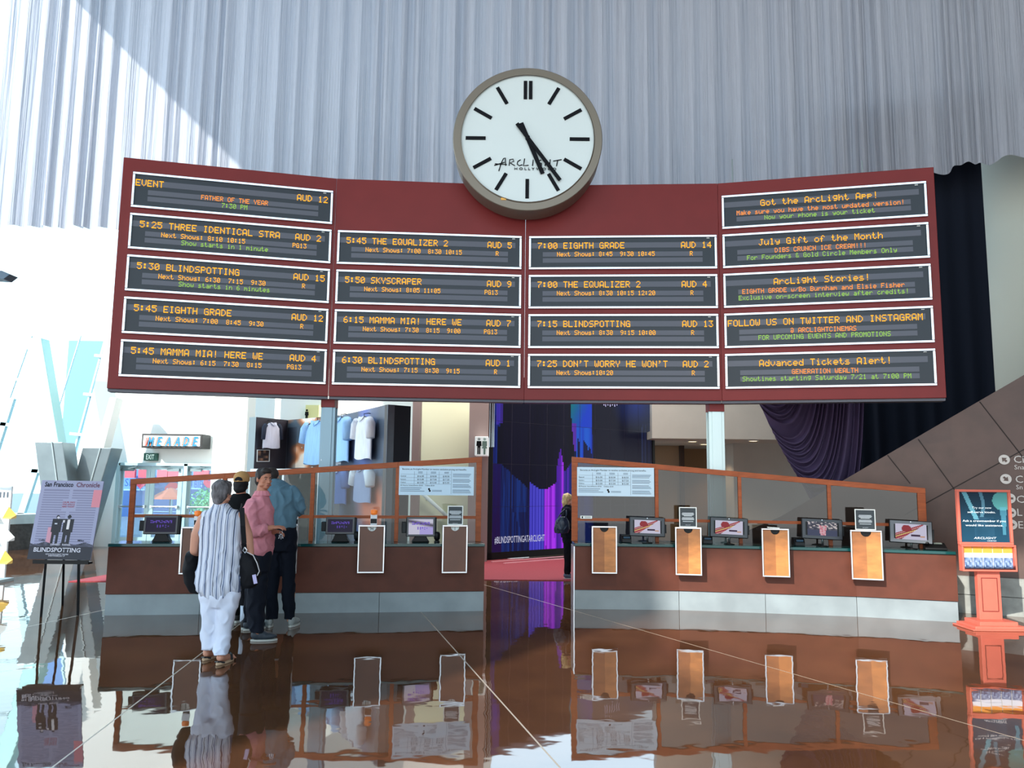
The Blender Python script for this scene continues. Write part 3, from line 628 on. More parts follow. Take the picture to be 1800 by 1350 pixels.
for c in range(4):
    A_, B_, d, n = PN[c]; xl_, xr_ = cols_px[c][:2]
    ytop = (303, 407, 417, 348)[c]
    uL = (hit(xl_, ytop, A_, B_) - A_).dot(d); uR = (hit(xr_, ytop + (34, 11, -1, -26)[c], A_, B_) - A_).dot(d)
    uL = max(uL, .05); W_ = uR - uL
    for r in range(5):
        t_ = TX[c][r]
        if not t_: continue
        zc = zt_ - r * pit - dh / 2; base = A_ + d * (uL + W_ / 2)
        M = Matrix.Translation(V(base.x, base.y, zc)) @ Matrix((d, n, V(0, 0, 1))).transposed().to_4x4()
        dp = thing('led_display', 'LED display %s, %s, %s' % (LBL[c][r], ORD[r] if c in (0, 3) else ('topmost', 'topmost', 'second', 'third', 'lowest')[r], CN[c]), 'display', (base.x, base.y, zc), 0, 'LED displays on the board')
        frame_mb(M, W_, dh, .035, .045).build('frame', FRM, dp, bevel=.006)
        mb = MB(); mb.box(M @ V(0, -.008, 0), (W_ - .07, .016, dh - .07), M.to_3x3()); sc = mb.build('screen', SCRN, dp)
        mb = MB(); mb.box(M @ V(W_ * .455, -.018, dh * .415), (.04, .004, .008), M.to_3x3()); mb.build('status_light', WHITE, sc)
        M2 = M @ Matrix.Translation((0, -.018, 0))
        rows = ((.01, .965, .20, .36), (.075, .925, .475, .61), (.075, .925, .655, .79))
        for (a1, a2, b1, b2) in rows:
            mb = MB(); mb.box(M2 @ V((a1 + a2) / 2 * W_ - W_ / 2, 0, dh / 2 - (b1 + b2) / 2 * dh), ((a2 - a1) * W_, .003, (b2 - b1) * dh), M.to_3x3()); mb.build('text_row', ROWM, sc)
        p1, p2 = .0276 * W_, .0187 * W_; h1, h2 = dh * .185, dh * .135
        M3 = M @ Matrix.Translation((0, -.019, 0)); off = (.0, .0, .0, .0, .0)[r]
        z1_, z2_, z3_ = dh / 2 - .285 * dh, dh / 2 - .54 * dh, dh / 2 - .72 * dh
        mb = MB(); mg = MB(); m2 = MB()
        if c < 3:
            led(mb, M3, t_[0], (.048 if r or c else .015) * W_ - W_ / 2, z1_, p1, h1); led(mb, M3, t_[1], .812 * W_ - W_ / 2, z1_, p1, h1)
            if c == 0 and r == 0: led(m2, M3, t_[2], -len(t_[2]) * p2 / 2, z2_, p2, h2); led(mg, M3, t_[4], -len(t_[4]) * p2 / 2, z3_, p2, h2)
            else:
                led(m2, M3, t_[2], .152 * W_ - W_ / 2, z2_, p2, h2); led(m2, M3, t_[3], (.8 if len(t_[3]) > 1 else .858) * W_ - W_ / 2, z2_, p2, h2)
                if t_[4]: led(mg, M3, t_[4], .25 * W_ - W_ / 2, z3_, p2, h2)
        else:
            for (mm, s_, zz, pp, hh) in ((mb, t_[0], z1_, p1, h1), (m2, t_[2], z2_, p2, h2), (mg, t_[4], z3_, p2, h2)): led(mm, M3, s_, -len(s_) * pp / 2 - .012 * W_, zz, pp, hh)
        for mm, nm, mt in ((mb, 'large_lettering', LED_O), (m2, 'lettering', LED_R if (c == 3 or (c, r) == (0, 0)) else LED_O), (mg, 'green_lettering', LED_G)):
            if mm.v: mm.build(nm, mt, sc)

# ------------------------------------------------------------------ the clock
YC = 10.95; cl, cr = P(796, 243, YC), P(1059, 243, YC); R_ = (cr - cl).length / 2; cc = P(927.5, 243.3, YC)
ck = thing('wall_clock', 'giant round white clock with black bars standing on top of the board', 'clock', (cc.x, YC, cc.z - R_))
RX = Matrix.Rotation(pi / 2, 3, 'X')
mb = MB(); mb.lathe(cc, [(R_ * .885, .02), (R_ * .9, .0), (R_ * .992, .0), (R_, -.01), (R_, -.40), (R_ * .9, -.42)], 96, Matrix.Rotation(pi / 2, 3, 'X'), cap=False)
mb.build('case', mat('bronze_grey_case', (128, 120, 108), .45, .6), ck, smooth=False)
mb = MB(); mb.lathe(cc + V(0, .015, 0), [(R_ * .9, .0), (R_ * .9, -.02)], 96, RX); fc = mb.build('dial', mat('clock_dial', (216, 228, 228), .35), ck)
s = R_ / 131.5
def bar(ang, r0, r1, wd, y, m, nm, off=0):
    dv = V(sin(ang), 0, cos(ang)); sv = V(cos(ang), 0, -sin(ang)); p0 = cc + dv * r0 * s + sv * off * s + V(0, y, 0); p1 = cc + dv * r1 * s + sv * off * s + V(0, y, 0)
    mb = MB(); mb.beam(p0, p1, wd * s, .012, up=(0, 1, 0)); return mb.build(nm, m, ck)
for k in range(12):
    if k == 0: bar(.0, 73, 107, 6.2, .006, INK, 'hour_mark', -4.6); bar(.0, 73, 107, 6.2, .006, INK, 'hour_mark', 4.6)
    else: bar(k * pi / 6, 74, 109, 6.2, .006, INK, 'hour_mark')
bar(radians(157.5), -30, 70, 7.2, -.012, INK, 'hour_hand'); bar(radians(143.5), -32, 96, 6.4, -.03, INK, 'minute_hand')
mb = MB(); mb.lathe(cc + V(0, .012, 0), [(4 * s, 0), (4 * s, .06), (0, .065)], 16, RX); mb.build('hub', INK, ck)
# brush-style name on the dial
def stroke(mb, pts, r): mb.tube([cc + V(x * s, .003, -y * s) for x, y in pts], r * s, 5)
mb = MB()
L0 = -53
stroke(mb, [(-58, 50), (-46, 46), (-40, 44)], .9); stroke(mb, [(-50, 60), (-46, 46), (-42, 37), (-39, 36), (-38, 50)], .9); stroke(mb, [(-57, 47), (-36, 48)], .8); stroke(mb, [(-47, 48), (-49, 58)], .8)
stroke(mb, [(-32, 50), (-31, 39), (-25, 38), (-24, 42), (-30, 45), (-22, 50)], .9)
stroke(mb, [(-12, 39), (-17, 42), (-18, 47), (-14, 50), (-9, 48)], .9)
stroke(mb, [(-5, 37), (-7, 50), (2, 49)], .9); stroke(mb, [(10, 39), (9, 50)], .9)
stroke(mb, [(24, 39), (18, 41), (17, 47), (20, 50), (25, 49), (25, 45), (21, 45)], .9); stroke(mb, [(32, 38), (31, 50)], .9); stroke(mb, [(40, 38), (39, 50)], .9); stroke(mb, [(31, 45), (40, 44)], .8)
stroke(mb, [(45, 41), (60, 38)], .9); stroke(mb, [(53, 40), (51, 50)], .9)
mb.build('name_lettering', INK, ck)
text('H O L L Y W O O D', face_matrix(cc + V(14 * s, .0, -55.5 * s), (1, 0, 0)), 73 * s, 4.6 * s, INK, parent=ck, depth=-.004)
text('H O L L Y W O O D', face_matrix(cc + V(14 * s, .0, -55.5 * s), (1, 0, 0)), 73 * s, 4.6 * s, INK, parent=ck, depth=.008)
mb = MB(); mb.box(cc + V(-41 * s, -.004, -111 * s), (9 * s, .012, 4 * s)); mb.build('sticker', mat('orange_sticker', (240, 180, 80), .5), ck)

# ================================================================== VIDEO WALL
va, vb = V(P(865, 900, 17.8).x, 17.8, 0), V(P(1147, 900, 21.4).x, 21.4, 0); vd = (vb - va).normalized(); vn = V(-vd.y, vd.x, 0); VL = (vb - va).length
vw = thing('video_wall', 'tall video wall showing purple and blue streaks behind the gap between the counters', 'video wall', ((va + vb) / 2).to_tuple())
zb0 = hit(900, 969, va, vb).z; ph_ = (hit(866, 739, va, vb).z - hit(866, 891, va, vb).z) / 2; zb1 = hit(866, 891, va, vb).z
def vcol(x, y):
    base = (9, 9, 26); st = hsh(math.floor(x / 2.2)); st2 = vnoise(x * .5, y * .03)
    if x > 1042:
        g = max(0, 1 - math.hypot(x - 1118, y - 712) / 45); c = mixc((10, 11, 32), (12, 34, 110), g); 
        if 1128 < x < 1142 and y > 745: c = mixc(c, (60, 80, 130), .45 * st)
        return c
    yb = 815 if x < 880 else (815 + (x - 880) * .9 if x < 930 else (860 - ((x - 955) / 32) ** 2 * 26 if x < 985 else 838 - (x - 985) * 1.3))
    if x < 884 and y < 815:
        e_ = 880 - max(0, (705 - y)) - (6 if y > 750 else 0)
        c = mixc((14, 22, 84), (30, 60, 150), st * .7) if x < e_ else base
        if x > 872 and y < 745: c = mixc(c, (80, 50, 190), .6)
        return c
    if 999 < x < 1041 and y < 812:
        top = y < 745; ed = 1003 + max(0, y - 720) * .08
        if x < ed: return base
        if y > 745 and x < 1013: return mixc((14, 20, 90), (150, 60, 220), st * 1.0) if y < 800 - (x - 1004) * 1 else (12, 16, 60)
        if y < 752: return mixc((12, 110, 118), (24, 60, 190), (x - 1004) / 30 + (y - 705) / 90 - .15 * st)
        lim = 752 + 62 * hsh(math.floor(x / 3), 4) ** .7
        return mixc((20, 52, 178), (26, 90, 200), st) if y < lim + (x - 1013) * .6 else (9, 16, 60)
    if y < yb and not (978 < x < 992 and y > 785 + abs(x - 985) * 6): return mixc(base, (20, 16, 46), .5 * st2)
    if x < 880: return mixc((30, 12, 62), (22, 20, 86), st * .6 + (900 - y) / 200)
    if x < 931: return mixc((14, 16, 58), (20, 44, 110), st * st2 * 1.6 + (.4 if 905 < x < 925 and y < 900 else 0))
    if x < 956: return mixc((42, 36, 150), (96, 92, 230), st * .8)
    if x < 972: return mixc((120, 22, 190), (176, 60, 240), st)
    if x < 990: return mixc((60, 18, 140), (170, 50, 240), st * (1.1 if x < 978 or x > 984 else .5))
    if x < 1001 and y > 800: return mixc((20, 24, 100), (100, 40, 200), st * .8)
    return mixc((12, 22, 90), (20, 50, 150), st * .6)
SCREEN = paint('video_pixels', 1.0, .3)
for r in range(4):
    z0_, z1_ = (zb0, zb1 - .006) if r == 0 else (zb1 + (r - 1) * ph_, zb1 + r * ph_ - .008)
    for k in range(10):
        a_ = va + vd * (VL * k / 10 + .006); b_ = va + vd * (VL * (k + 1) / 10 - .006)
        def fn(u, v, a_=a_, b_=b_, z0_=z0_, z1_=z1_):
            p = a_.lerp(b_, u); return vcol(*proj(V(p.x, p.y, z1_ + (z0_ - z1_) * v)))
        q = [V(a_.x, a_.y, z1_), V(b_.x, b_.y, z1_), V(b_.x, b_.y, z0_), V(a_.x, a_.y, z0_)]
        picture('screen_panel', *[p - vn * .004 for p in q], 14, 24, fn, SCREEN, vw)
ztop = zb1 + 3 * ph_ + .1
mb = MB(); A2 = va - vd * .16; B2 = vb + vd * .1
mb.prism([V(A2.x, A2.y, .02), V(B2.x, B2.y, .02), V(B2.x, B2.y, ztop), V(A2.x, A2.y, ztop)], vn * .25); mb.build('casing', mat('bezel_line', (52, 48, 66), .5), vw)
mb = MB(); mb.prism([V(A2.x, A2.y, .02) - vn * .02, V(B2.x, B2.y, .02) - vn * .02, V(B2.x, B2.y, zb0) - vn * .02, V(A2.x, A2.y, zb0) - vn * .02], vn * .018)
A3 = va - vd * .02; mb.prism([V(A2.x, A2.y, .02) - vn * .02, V(A3.x, A3.y, .02) - vn * .02, V(A3.x, A3.y, ztop) - vn * .02, V(A2.x, A2.y, ztop) - vn * .02], vn * .018)
B3 = vb + vd * .01; mb.prism([V(B3.x, B3.y, .02) - vn * .02, V(B2.x, B2.y, .02) - vn * .02, V(B2.x, B2.y, ztop) - vn * .02, V(B3.x, B3.y, ztop) - vn * .02], vn * .018); mb.build('border', BLACK, vw)
mb = MB()
for xx in (859, 863, 866):
    a_ = hit(xx, 786, va, vb) - vn * .035; mb.beam(a_, V(a_.x, a_.y, ztop), .02, .01)
mb.build('edge_reflection_strip', mat('edge_reflection', (200, 225, 240), .3, .8), vw)  # light reflection on the left frame edge, built as pale strips
a_, b_ = hit(869, 947, va, vb), hit(957, 947, va, vb); M = face_matrix((a_ + b_) / 2 - vn * .006, vd)
text('#BLINDSPOTTINGATARCLIGHT', M, (b_ - a_).length, .155, mat('screen_lettering', (214, 214, 240), .5, emit=.8), parent=vw)
mb = MB()
for k, xx in enumerate((1061, 1064, 1068, 1072, 1076, 1080, 1084)):
    p = hit(xx, 706, va, vb) - vn * .01; mb.beam(p + V(0, 0, .1), p - V(0, 0, .1 + .03 * (k % 2)), .02, .004, up=(0, 1, 0))
mb.build('lettering', mat('screen_lettering_dim', (150, 150, 190), .5, emit=.5), vw)
for k, yy in enumerate((.35, .75)):
    q = vd; A4 = va - vd * .3 - vn * yy; B4 = vb + vd * .2 - vn * yy
    mb = MB(); mb.prism([V(A4.x, A4.y, .012), V(B4.x, B4.y, .012), V(B4.x, B4.y, .03), V(A4.x, A4.y, .03)], -vn * .05); mb.build('trim_%d' % (10 + k), mat('nosing_highlight', (255, 190, 196), .4, .3), kind='structure')  # step lines, pale pink puts the highlights on the red into the colour

# ================================================================== SHOP DISPLAY
def corner(x, Y): return P(x, 800, Y)
zs = P(680, 711, 14.0).z
sp_ = [corner(435, 17.3), corner(447, 17.2), corner(503, 18.0), corner(600, 16.4), corner(680, 14.0), corner(720, 14.3)]
shop = thing('merchandise_wall', 'zigzag dark display wall of the shop with a fiery mural', 'display wall', (sp_[3].x, sp_[3].y, 0))
PANEL = mat('panel_blue_grey', (86, 98, 108), .35, noise=.1); PD = mat('panel_black', (20, 28, 38), .35); PM = mat('panel_charcoal', (56, 52, 60), .4)
def wallpanel(p, q, m, nm, th=.12):
    d = (q - p).normalized(); n = V(-d.y, d.x, 0); n = n if n.y > 0 else -n; mb = MB(); mb.prism([V(p.x, p.y, 0), V(q.x, q.y, 0), V(q.x, q.y, zs), V(p.x, p.y, zs)], n * th); return mb.build(nm, m, shop), d, n
wallpanel(sp_[0], sp_[1], STEEL, 'end_panel'); wallpanel(sp_[1], sp_[2], PM, 'panel'); wallpanel(sp_[2], sp_[3], PANEL, 'panel'); wallpanel(sp_[3], sp_[4], PANEL, 'panel'); wallpanel(sp_[4], sp_[5], PD, 'side_panel')
def flames(u, v):
    n1 = vnoise(u * 6 + 3, v * 5); n2 = vnoise(u * 14, v * 12 + 5); c = (84, 96, 106)
    core = 1 - abs(u - .42 - .12 * sin(v * 5)) * 2.6 + (n1 - .5) * .9
    if core > .1: c = mixc(c, (226, 120, 60), core * 1.6)
    if core > .45: c = mixc(c, (252, 236, 216), (core - .45) * 3)
    if n2 > .72 and u > .25: c = mixc(c, (240, 244, 250), .7)
    if u < .18 and v > .15: c = mixc((40, 40, 50), c, u * 4)
    return c
mur = paint('mural_print', 0, .4)
def onwall(p, q, x, y): return hit(x, y, p, q)
p, q = sp_[2], sp_[3]; d = (q - p).normalized(); n = V(d.y, -d.x, 0); n = n if n.y < 0 else -n
a_, b_ = p + d * .02 + n * .004, q + n * .004; zlo = P(510, 822, 17.5).z
picture('mural', V(a_.x, a_.y, zs), V(b_.x, b_.y, zs), V(b_.x, b_.y, zlo), V(a_.x, a_.y, zlo), 60, 50, flames, mur, shop)
p, q = sp_[3], sp_[4]; d = (q - p).normalized(); n = V(d.y, -d.x, 0); n = n if n.y < 0 else -n
def smoke(u, v):
    c = mixc((62, 74, 88), (120, 136, 160), vnoise(u * 5, v * 7)); f = 1 - abs(u - .55) * 4 + (vnoise(u * 9, v * 4 + 8) - .5)
    c = mixc(c, (86, 110, 190), f * .8)
    o = 1 - math.hypot((u - .74) * 2.4, (v - .66) * 4); return mixc(c, (232, 130, 96), o * 1.6) if v > .45 else c
a_, b_ = p + n * .004, q + n * .004
picture('mural', V(a_.x, a_.y, zs), V(b_.x, b_.y, zs), V(b_.x, b_.y, .3), V(a_.x, a_.y, .3), 50, 70, smoke, mur, shop)
# glass topped shelf units in front
a_, b_ = P(440, 824, 16.2), P(562, 816, 15.2)
for k in range(2):
    t0, t1 = k * .5, k * .5 + .49; q0, q1 = a_.lerp(b_, t0), a_.lerp(b_, t1); zz = a_.z
    case = thing('glass_showcase', ('left' if k == 0 else 'right') + ' of two glass showcases with a white top in front of the shop wall', 'showcase', ((q0.x + q1.x) / 2, q0.y, 0), 0, 'glass showcases')
    dd = V(q1.x - q0.x, q1.y - q0.y, 0); nn = V(dd.y, -dd.x, 0).normalized(); nn = nn if nn.y > 0 else -nn
    mb = MB(); mb.prism([V(q0.x, q0.y, zz - .06), V(q1.x, q1.y, zz - .06), V(q1.x, q1.y, zz), V(q0.x, q0.y, zz)], nn * .5); mb.build('top', mat('lit_shelf', (228, 244, 250), .3, emit=.25), case)
    mb = MB(); mb.prism([V(q0.x, q0.y, .3), V(q1.x, q1.y, .3), V(q1.x, q1.y, zz - .06), V(q0.x, q0.y, zz - .06)], nn * .012); mb.build('pane', glass('showcase_glass', (206, 228, 236)), case)
    mb = MB(); mb.prism([V(q0.x, q0.y, 0), V(q1.x, q1.y, 0), V(q1.x, q1.y, .3), V(q0.x, q0.y, .3)], nn * .5); mb.build('plinth', STEEL, case)
    for q_ in (q0, q1): mb = MB(); mb.beam(V(q_.x, q_.y, .3), V(q_.x, q_.y, zz - .06), .025, .025); mb.build('corner_post', CHROME, case)
# small framed photos
for (xa, ya_, xb, yb_, seg, desc) in ((451, 790, 472, 812, 1, 'small framed photo with a white border under the raglan top'), (628, 740, 641, 763, 3, 'small framed card between the two upper shirts')):
    p, q = sp_[seg], sp_[seg + 1]; a_, b_ = onwall(p, q, xa, ya_), onwall(p, q, xb, yb_); d = (q - p).normalized(); cxy = (a_ + b_) / 2; n = V(d.y, -d.x, 0); n = n if n.y < 0 else -n
    M = face_matrix(cxy + n * .01, d); w_ = (V(b_.x, b_.y, 0) - V(a_.x, a_.y, 0)).length; h_ = a_.z - b_.z
    r = thing('framed_photo', desc, 'picture', tuple(cxy)); frame_mb(M, w_, h_, .012, .02).build('frame', WHITE, r)
    def pf(u, v): return mixc((40, 34, 38), (210, 150, 110), vnoise(u * 5, v * 5) * 1.6 - .5)
    picture('print', M @ V(-w_ / 2, -.01, h_ / 2), M @ V(w_ / 2, -.01, h_ / 2), M @ V(w_ / 2, -.01, -h_ / 2), M @ V(-w_ / 2, -.01, -h_ / 2), 10, 10, pf, mur, r)
def garment(seg, xa, ya_, xb, yb_, body, sleeve, long, desc, stripe=0):
    p, q = sp_[seg], sp_[seg + 1]; d = (q - p).normalized(); n = V(d.y, -d.x, 0); n = n if n.y < 0 else -n
    a_, b_ = onwall(p, q, xa, ya_), onwall(p, q, xb, yb_); c_ = (a_ + b_) / 2; w_ = (V(b_.x, b_.y, 0) - V(a_.x, a_.y, 0)).length; h_ = a_.z - b_.z
    M = face_matrix(c_ + n * .12, d); r = thing('hanging_shirt', desc, 'shirt', tuple(c_ + V(0, 0, -h_ / 2)), 0, 'shirts hung on the shop wall')
    vs = []; fs = []; NU, NV = 28, 14; tw = w_ * .36
    for j in range(NV + 1):
        v = j / NV; half = tw * (.42 + .58 * min(1, v * 5)) if v < .2 else tw * (1.0 + .08 * v)
        for i in range(NU):
            t_ = 2 * pi * i / NU; fx = cos(t_) * half; dz = (.05 * h_ * (1 - abs(cos(t_))) if v < .1 else 0)
            fold = 1 + .12 * sin(i * 2.7 + v * 2) * v; vs.append(M @ V(fx, -sin(t_) * .075 * fold, h_ * (.47 - v * (.97 if not stripe else .9)) + .02 * h_ * sin(t_ * 3) * (v > .95) + dz * .3))
    for j in range(NV):
        for i in range(NU): A0 = j * NU + i; B0 = j * NU + (i + 1) % NU; fs.append((A0, B0, B0 + NU, A0 + NU))
    me = bpy.data.meshes.new('torso'); me.from_pydata([tuple(v) for v in vs], [], fs); me.update(); link('torso', me, body, r, smooth=True)
    for sx in (-1, 1):
        mb = MB(); L_ = .62 if long else .42
        mb.tube([M @ V(sx * tw * .8, -.02, h_ * .40), M @ V(sx * w_ * .36, -.02, h_ * .30), M @ V(sx * w_ * .42, -.03, h_ * (.3 - L_ * .75))], [w_ * .075, w_ * .085, w_ * .07], 12); mb.build('sleeve', sleeve, r, smooth=True)
    mb = MB()
    for sx in (-1, 1): mb.prism([M @ V(0, -.09, h_ * .36), M @ V(sx * tw * .3, -.08, h_ * .42), M @ V(sx * tw * .36, -.05, h_ * .5), M @ V(sx * tw * .12, -.05, h_ * .49)], M.to_3x3() @ V(0, -.012, 0))
    mb.build('collar', body, r)
    mb = MB(); mb.tube([M @ V(-tw * .8, 0, h_ * .42), M @ V(0, 0, h_ * .5), M @ V(tw * .8, 0, h_ * .42)], .012, 6); mb.tube([M @ V(0, 0, h_ * .5), M @ V(0, -.01, h_ * .56), M @ V(0, .08, h_ * .58), M @ V(0, .13, h_ * .57)], .008, 6); mb.build('hanger', BLACK, r)
fab = lambda n_, c: mat(n_, c, .85, noise=.08, nscale=9, stretch=(3, 3, .5))
W1, W2, B1, B2_, G1, K1 = fab('cotton_light_grey', (206, 206, 218)), fab('cotton_white', (236, 240, 250)), fab('cotton_sky', (158, 200, 240)), fab('cotton_blue', (110, 140, 206)), fab('cotton_plaid_grey', (150, 160, 190)), fab('cotton_navy', (40, 46, 62))
garment(1, 452, 741, 488, 789, W1, K1, True, 'light grey top with dark navy sleeves, leftmost on the shop wall')
garment(2, 540, 742, 592, 816, B1, B1, False, 'white and blue shirt half hidden behind the left steel post')
garment(3, 591, 738, 627, 810, B1, B1, False, 'pale sky blue shirt just right of the left steel post, upper row')
garment(3, 634, 736, 667, 806, W2, W2, False, 'white shirt at the right of the upper row on the shop wall')
garment(2, 545, 828, 590, 884, B2_, B2_, False, 'blue shirt in the lower row left of the left steel post')
garment(3, 592, 826, 622, 886, B2_, B2_, False, 'blue shirt in the lower row right of the left steel post')
garment(3, 631, 823, 667, 884, G1, W2, False, 'grey patterned shirt with white sleeves, right of the lower row')
# ================================================================== TICKET COUNTERS
KST = mat('stone_kick', (132, 142, 145), .5, noise=.16, nscale=2.2); BRN = mat('brown_counter_panel', (88, 47, 34), .5, spec=.25, noise=.13, nscale=5); TOP = mat('dark_teal_glass', (16, 66, 66), .12)
def offs(poly, dist):
    """shift an open 2D polyline away from the camera"""
    out = []
    for i, p in enumerate(poly):
        a_ = poly[max(0, i - 1)]; b_ = poly[min(len(poly) - 1, i + 1)]; d = (b_ - a_).normalized(); n = V(-d.y, d.x, 0); out.append(p + n * dist)
    return out
def strip(mb, f, b_, z0, z1):
    for i in range(len(f) - 1):
        g = .0
        mb.add([V(f[i].x, f[i].y, z0), V(f[i + 1].x, f[i + 1].y, z0), V(b_[i + 1].x, b_[i + 1].y, z0), V(b_[i].x, b_[i].y, z0),
                V(f[i].x, f[i].y, z1), V(f[i + 1].x, f[i + 1].y, z1), V(b_[i + 1].x, b_[i + 1].y, z1), V(b_[i].x, b_[i].y, z1)],
               [(0, 1, 2, 3), (7, 6, 5, 4), (0, 4, 5, 1), (2, 6, 7, 3)] + ([(0, 3, 7, 4)] if i == 0 else []) + ([(1, 5, 6, 2)] if i == len(f) - 2 else []))
def z_on(line, x, y):
    for i in range(len(line) - 1):
        p = hit(x, y, line[i], line[i + 1]); d = line[i + 1] - line[i]; t = (V(p.x, p.y, 0) - line[i]).dot(d) / d.length_squared
        if (t <= 1 or i == len(line) - 2): return p, d.normalized()
def counter(px, name_side, label):
    line = [F(x, y) for x, y in px]; L2 = [V(p.x, p.y, 0) for p in line]
    mid = L2[len(L2) // 2]; r = thing('ticket_counter', label, 'counter', (mid.x, mid.y + .3, 0), 0, 'ticket counters')
    bk_ = offs(L2, .46)
    for i in range(len(L2) - 1):
        d = (L2[i + 1] - L2[i]).normalized(); q = [L2[i] + d * .003, L2[i + 1] - d * .003]; mb = MB(); strip(mb, q, offs(q, .03), 0, .255); mb.build('base_slab', KST, r)
    fr = offs(L2, -.02); mb = MB(); strip(mb, fr, bk_, .262, .845); mb.build('body', BRN, r)
    mb = MB(); strip(mb, offs(L2, .03), bk_, .0, .262); mb.build('core', mat('dark_core', (40, 30, 28), .8), r)
    mb = MB(); strip(mb, offs(L2, -.045), offs(L2, .48), .85, .888); mb.build('countertop', TOP, r, bevel=.004)
    return L2, r
LC, lc_root = counter([(183, 1082), (350, 1080), (515, 1078), (666, 1076.5), (850, 1074)], 'left', 'left brown ticket counter with a stone base, where people are queuing')
RC, rc_root = counter([(1010, 1070.5), (1194, 1072.5), (1346, 1078), (1507, 1084), (1686, 1094)], 'right', 'right brown ticket counter with a stone base and a teal top')
a_, b_ = RC[0], offs(RC, .46)[0]; dd = (RC[1] - RC[0]).normalized()
mb = MB(); q = a_ - dd * .016; mb.prism([V(q.x, q.y, 0), V(a_.x, a_.y, 0), V(a_.x, a_.y - .03, .845), V(q.x, q.y - .03, .845)], V(b_.x - a_.x, b_.y - a_.y, 0)); mb.build('end_trim', CHROME, rc_root)

GL_L = glass('clear_screen_glass', (214, 226, 226), 1.0); GL_R = glass('grey_screen_glass', (150, 156, 156), 1.3)
def partition(line, posts, ztl, ztr, midy, gl, label, wpost, wend, rend):
    """sloped timber screen standing on the counter"""
    base = offs(line, .34); r = thing('glazed_screen', label, 'screen', (base[len(base) // 2].x, base[len(base) // 2].y, .888), 0, 'timber framed glass screens')
    pts = [z_on(base, x, 950)[0] for x in posts]; tops = []
    x0_, x1_ = posts[0], posts[-1]
    for i, x in enumerate(posts):
        y = ztl + (ztr - ztl) * (x - x0_) / (x1_ - x0_); p = z_on(base, x, y)[0]; tops.append(p.z)
    zm = z_on(base, (x0_ + x1_) / 2, midy)[0].z
    for i, p in enumerate(pts):
        a_ = pts[max(0, i - 1)]; b_ = pts[min(len(pts) - 1, i + 1)]; d = V(b_.x - a_.x, b_.y - a_.y, 0).normalized(); n = V(-d.y, d.x, 0); M = Matrix((d, n, V(0, 0, 1))).transposed()
        w_ = wend if i == 0 else (rend if i == len(pts) - 1 else wpost); h_ = tops[i] - .05 - .889
        mb = MB(); mb.box((p.x, p.y, .889 + h_ / 2), (w_, .06, h_), M); mb.build('post', WOOD, r, bevel=.004)
    for i in range(len(pts) - 1):
        a_, b_ = V(pts[i].x, pts[i].y, 0), V(pts[i + 1].x, pts[i + 1].y, 0); d = (b_ - a_).normalized(); n = V(-d.y, d.x, 0)
        e0_ = a_ - d * (wend / 2 if i == 0 else 0); e1_ = b_ + d * (rend / 2 if i == len(pts) - 2 else 0)
        mb = MB(); mb.prism([V(e0_.x, e0_.y, tops[i] - .075) - n * .035, V(e1_.x, e1_.y, tops[i + 1] - .075) - n * .035, V(e1_.x, e1_.y, tops[i + 1]) - n * .035, V(e0_.x, e0_.y, tops[i]) - n * .035], n * .07); mb.build('top_rail', WOOD, r, bevel=.003)
        q0, q1 = a_ + d * wpost / 2, b_ - d * wpost / 2
        mb = MB(); mb.prism([V(q0.x, q0.y, zm - .02) - n * .02, V(q1.x, q1.y, zm - .02) - n * .02, V(q1.x, q1.y, zm + .02) - n * .02, V(q0.x, q0.y, zm + .02) - n * .02], n * .04); mb.build('middle_rail', WOOD, r)
        mb = MB()
        for zl0, zl1, zh0, zh1 in ((.89, .89, zm - .02, zm - .02), (zm + .02, zm + .02, tops[i] - .07, tops[i + 1] - .07)):
            mb.quad(V(q0.x, q0.y, zl0), V(q1.x, q1.y, zl1), V(q1.x, q1.y, zh1), V(q0.x, q0.y, zh0))
        mb.build('glass_pane', gl, r)
    return base, zm
LB, lzm = partition(LC, (228, 390, 546, 696, 840), 842, 803, 908, GL_L, 'timber framed glass screen rising to the right on the left counter', .055, .065, .075)
RB, rzm = partition(RC, (1010, 1155, 1302, 1460, 1623), 803, 858, 917, GL_R, 'timber framed glass screen falling to the right on the right counter', .05, .085, .10)

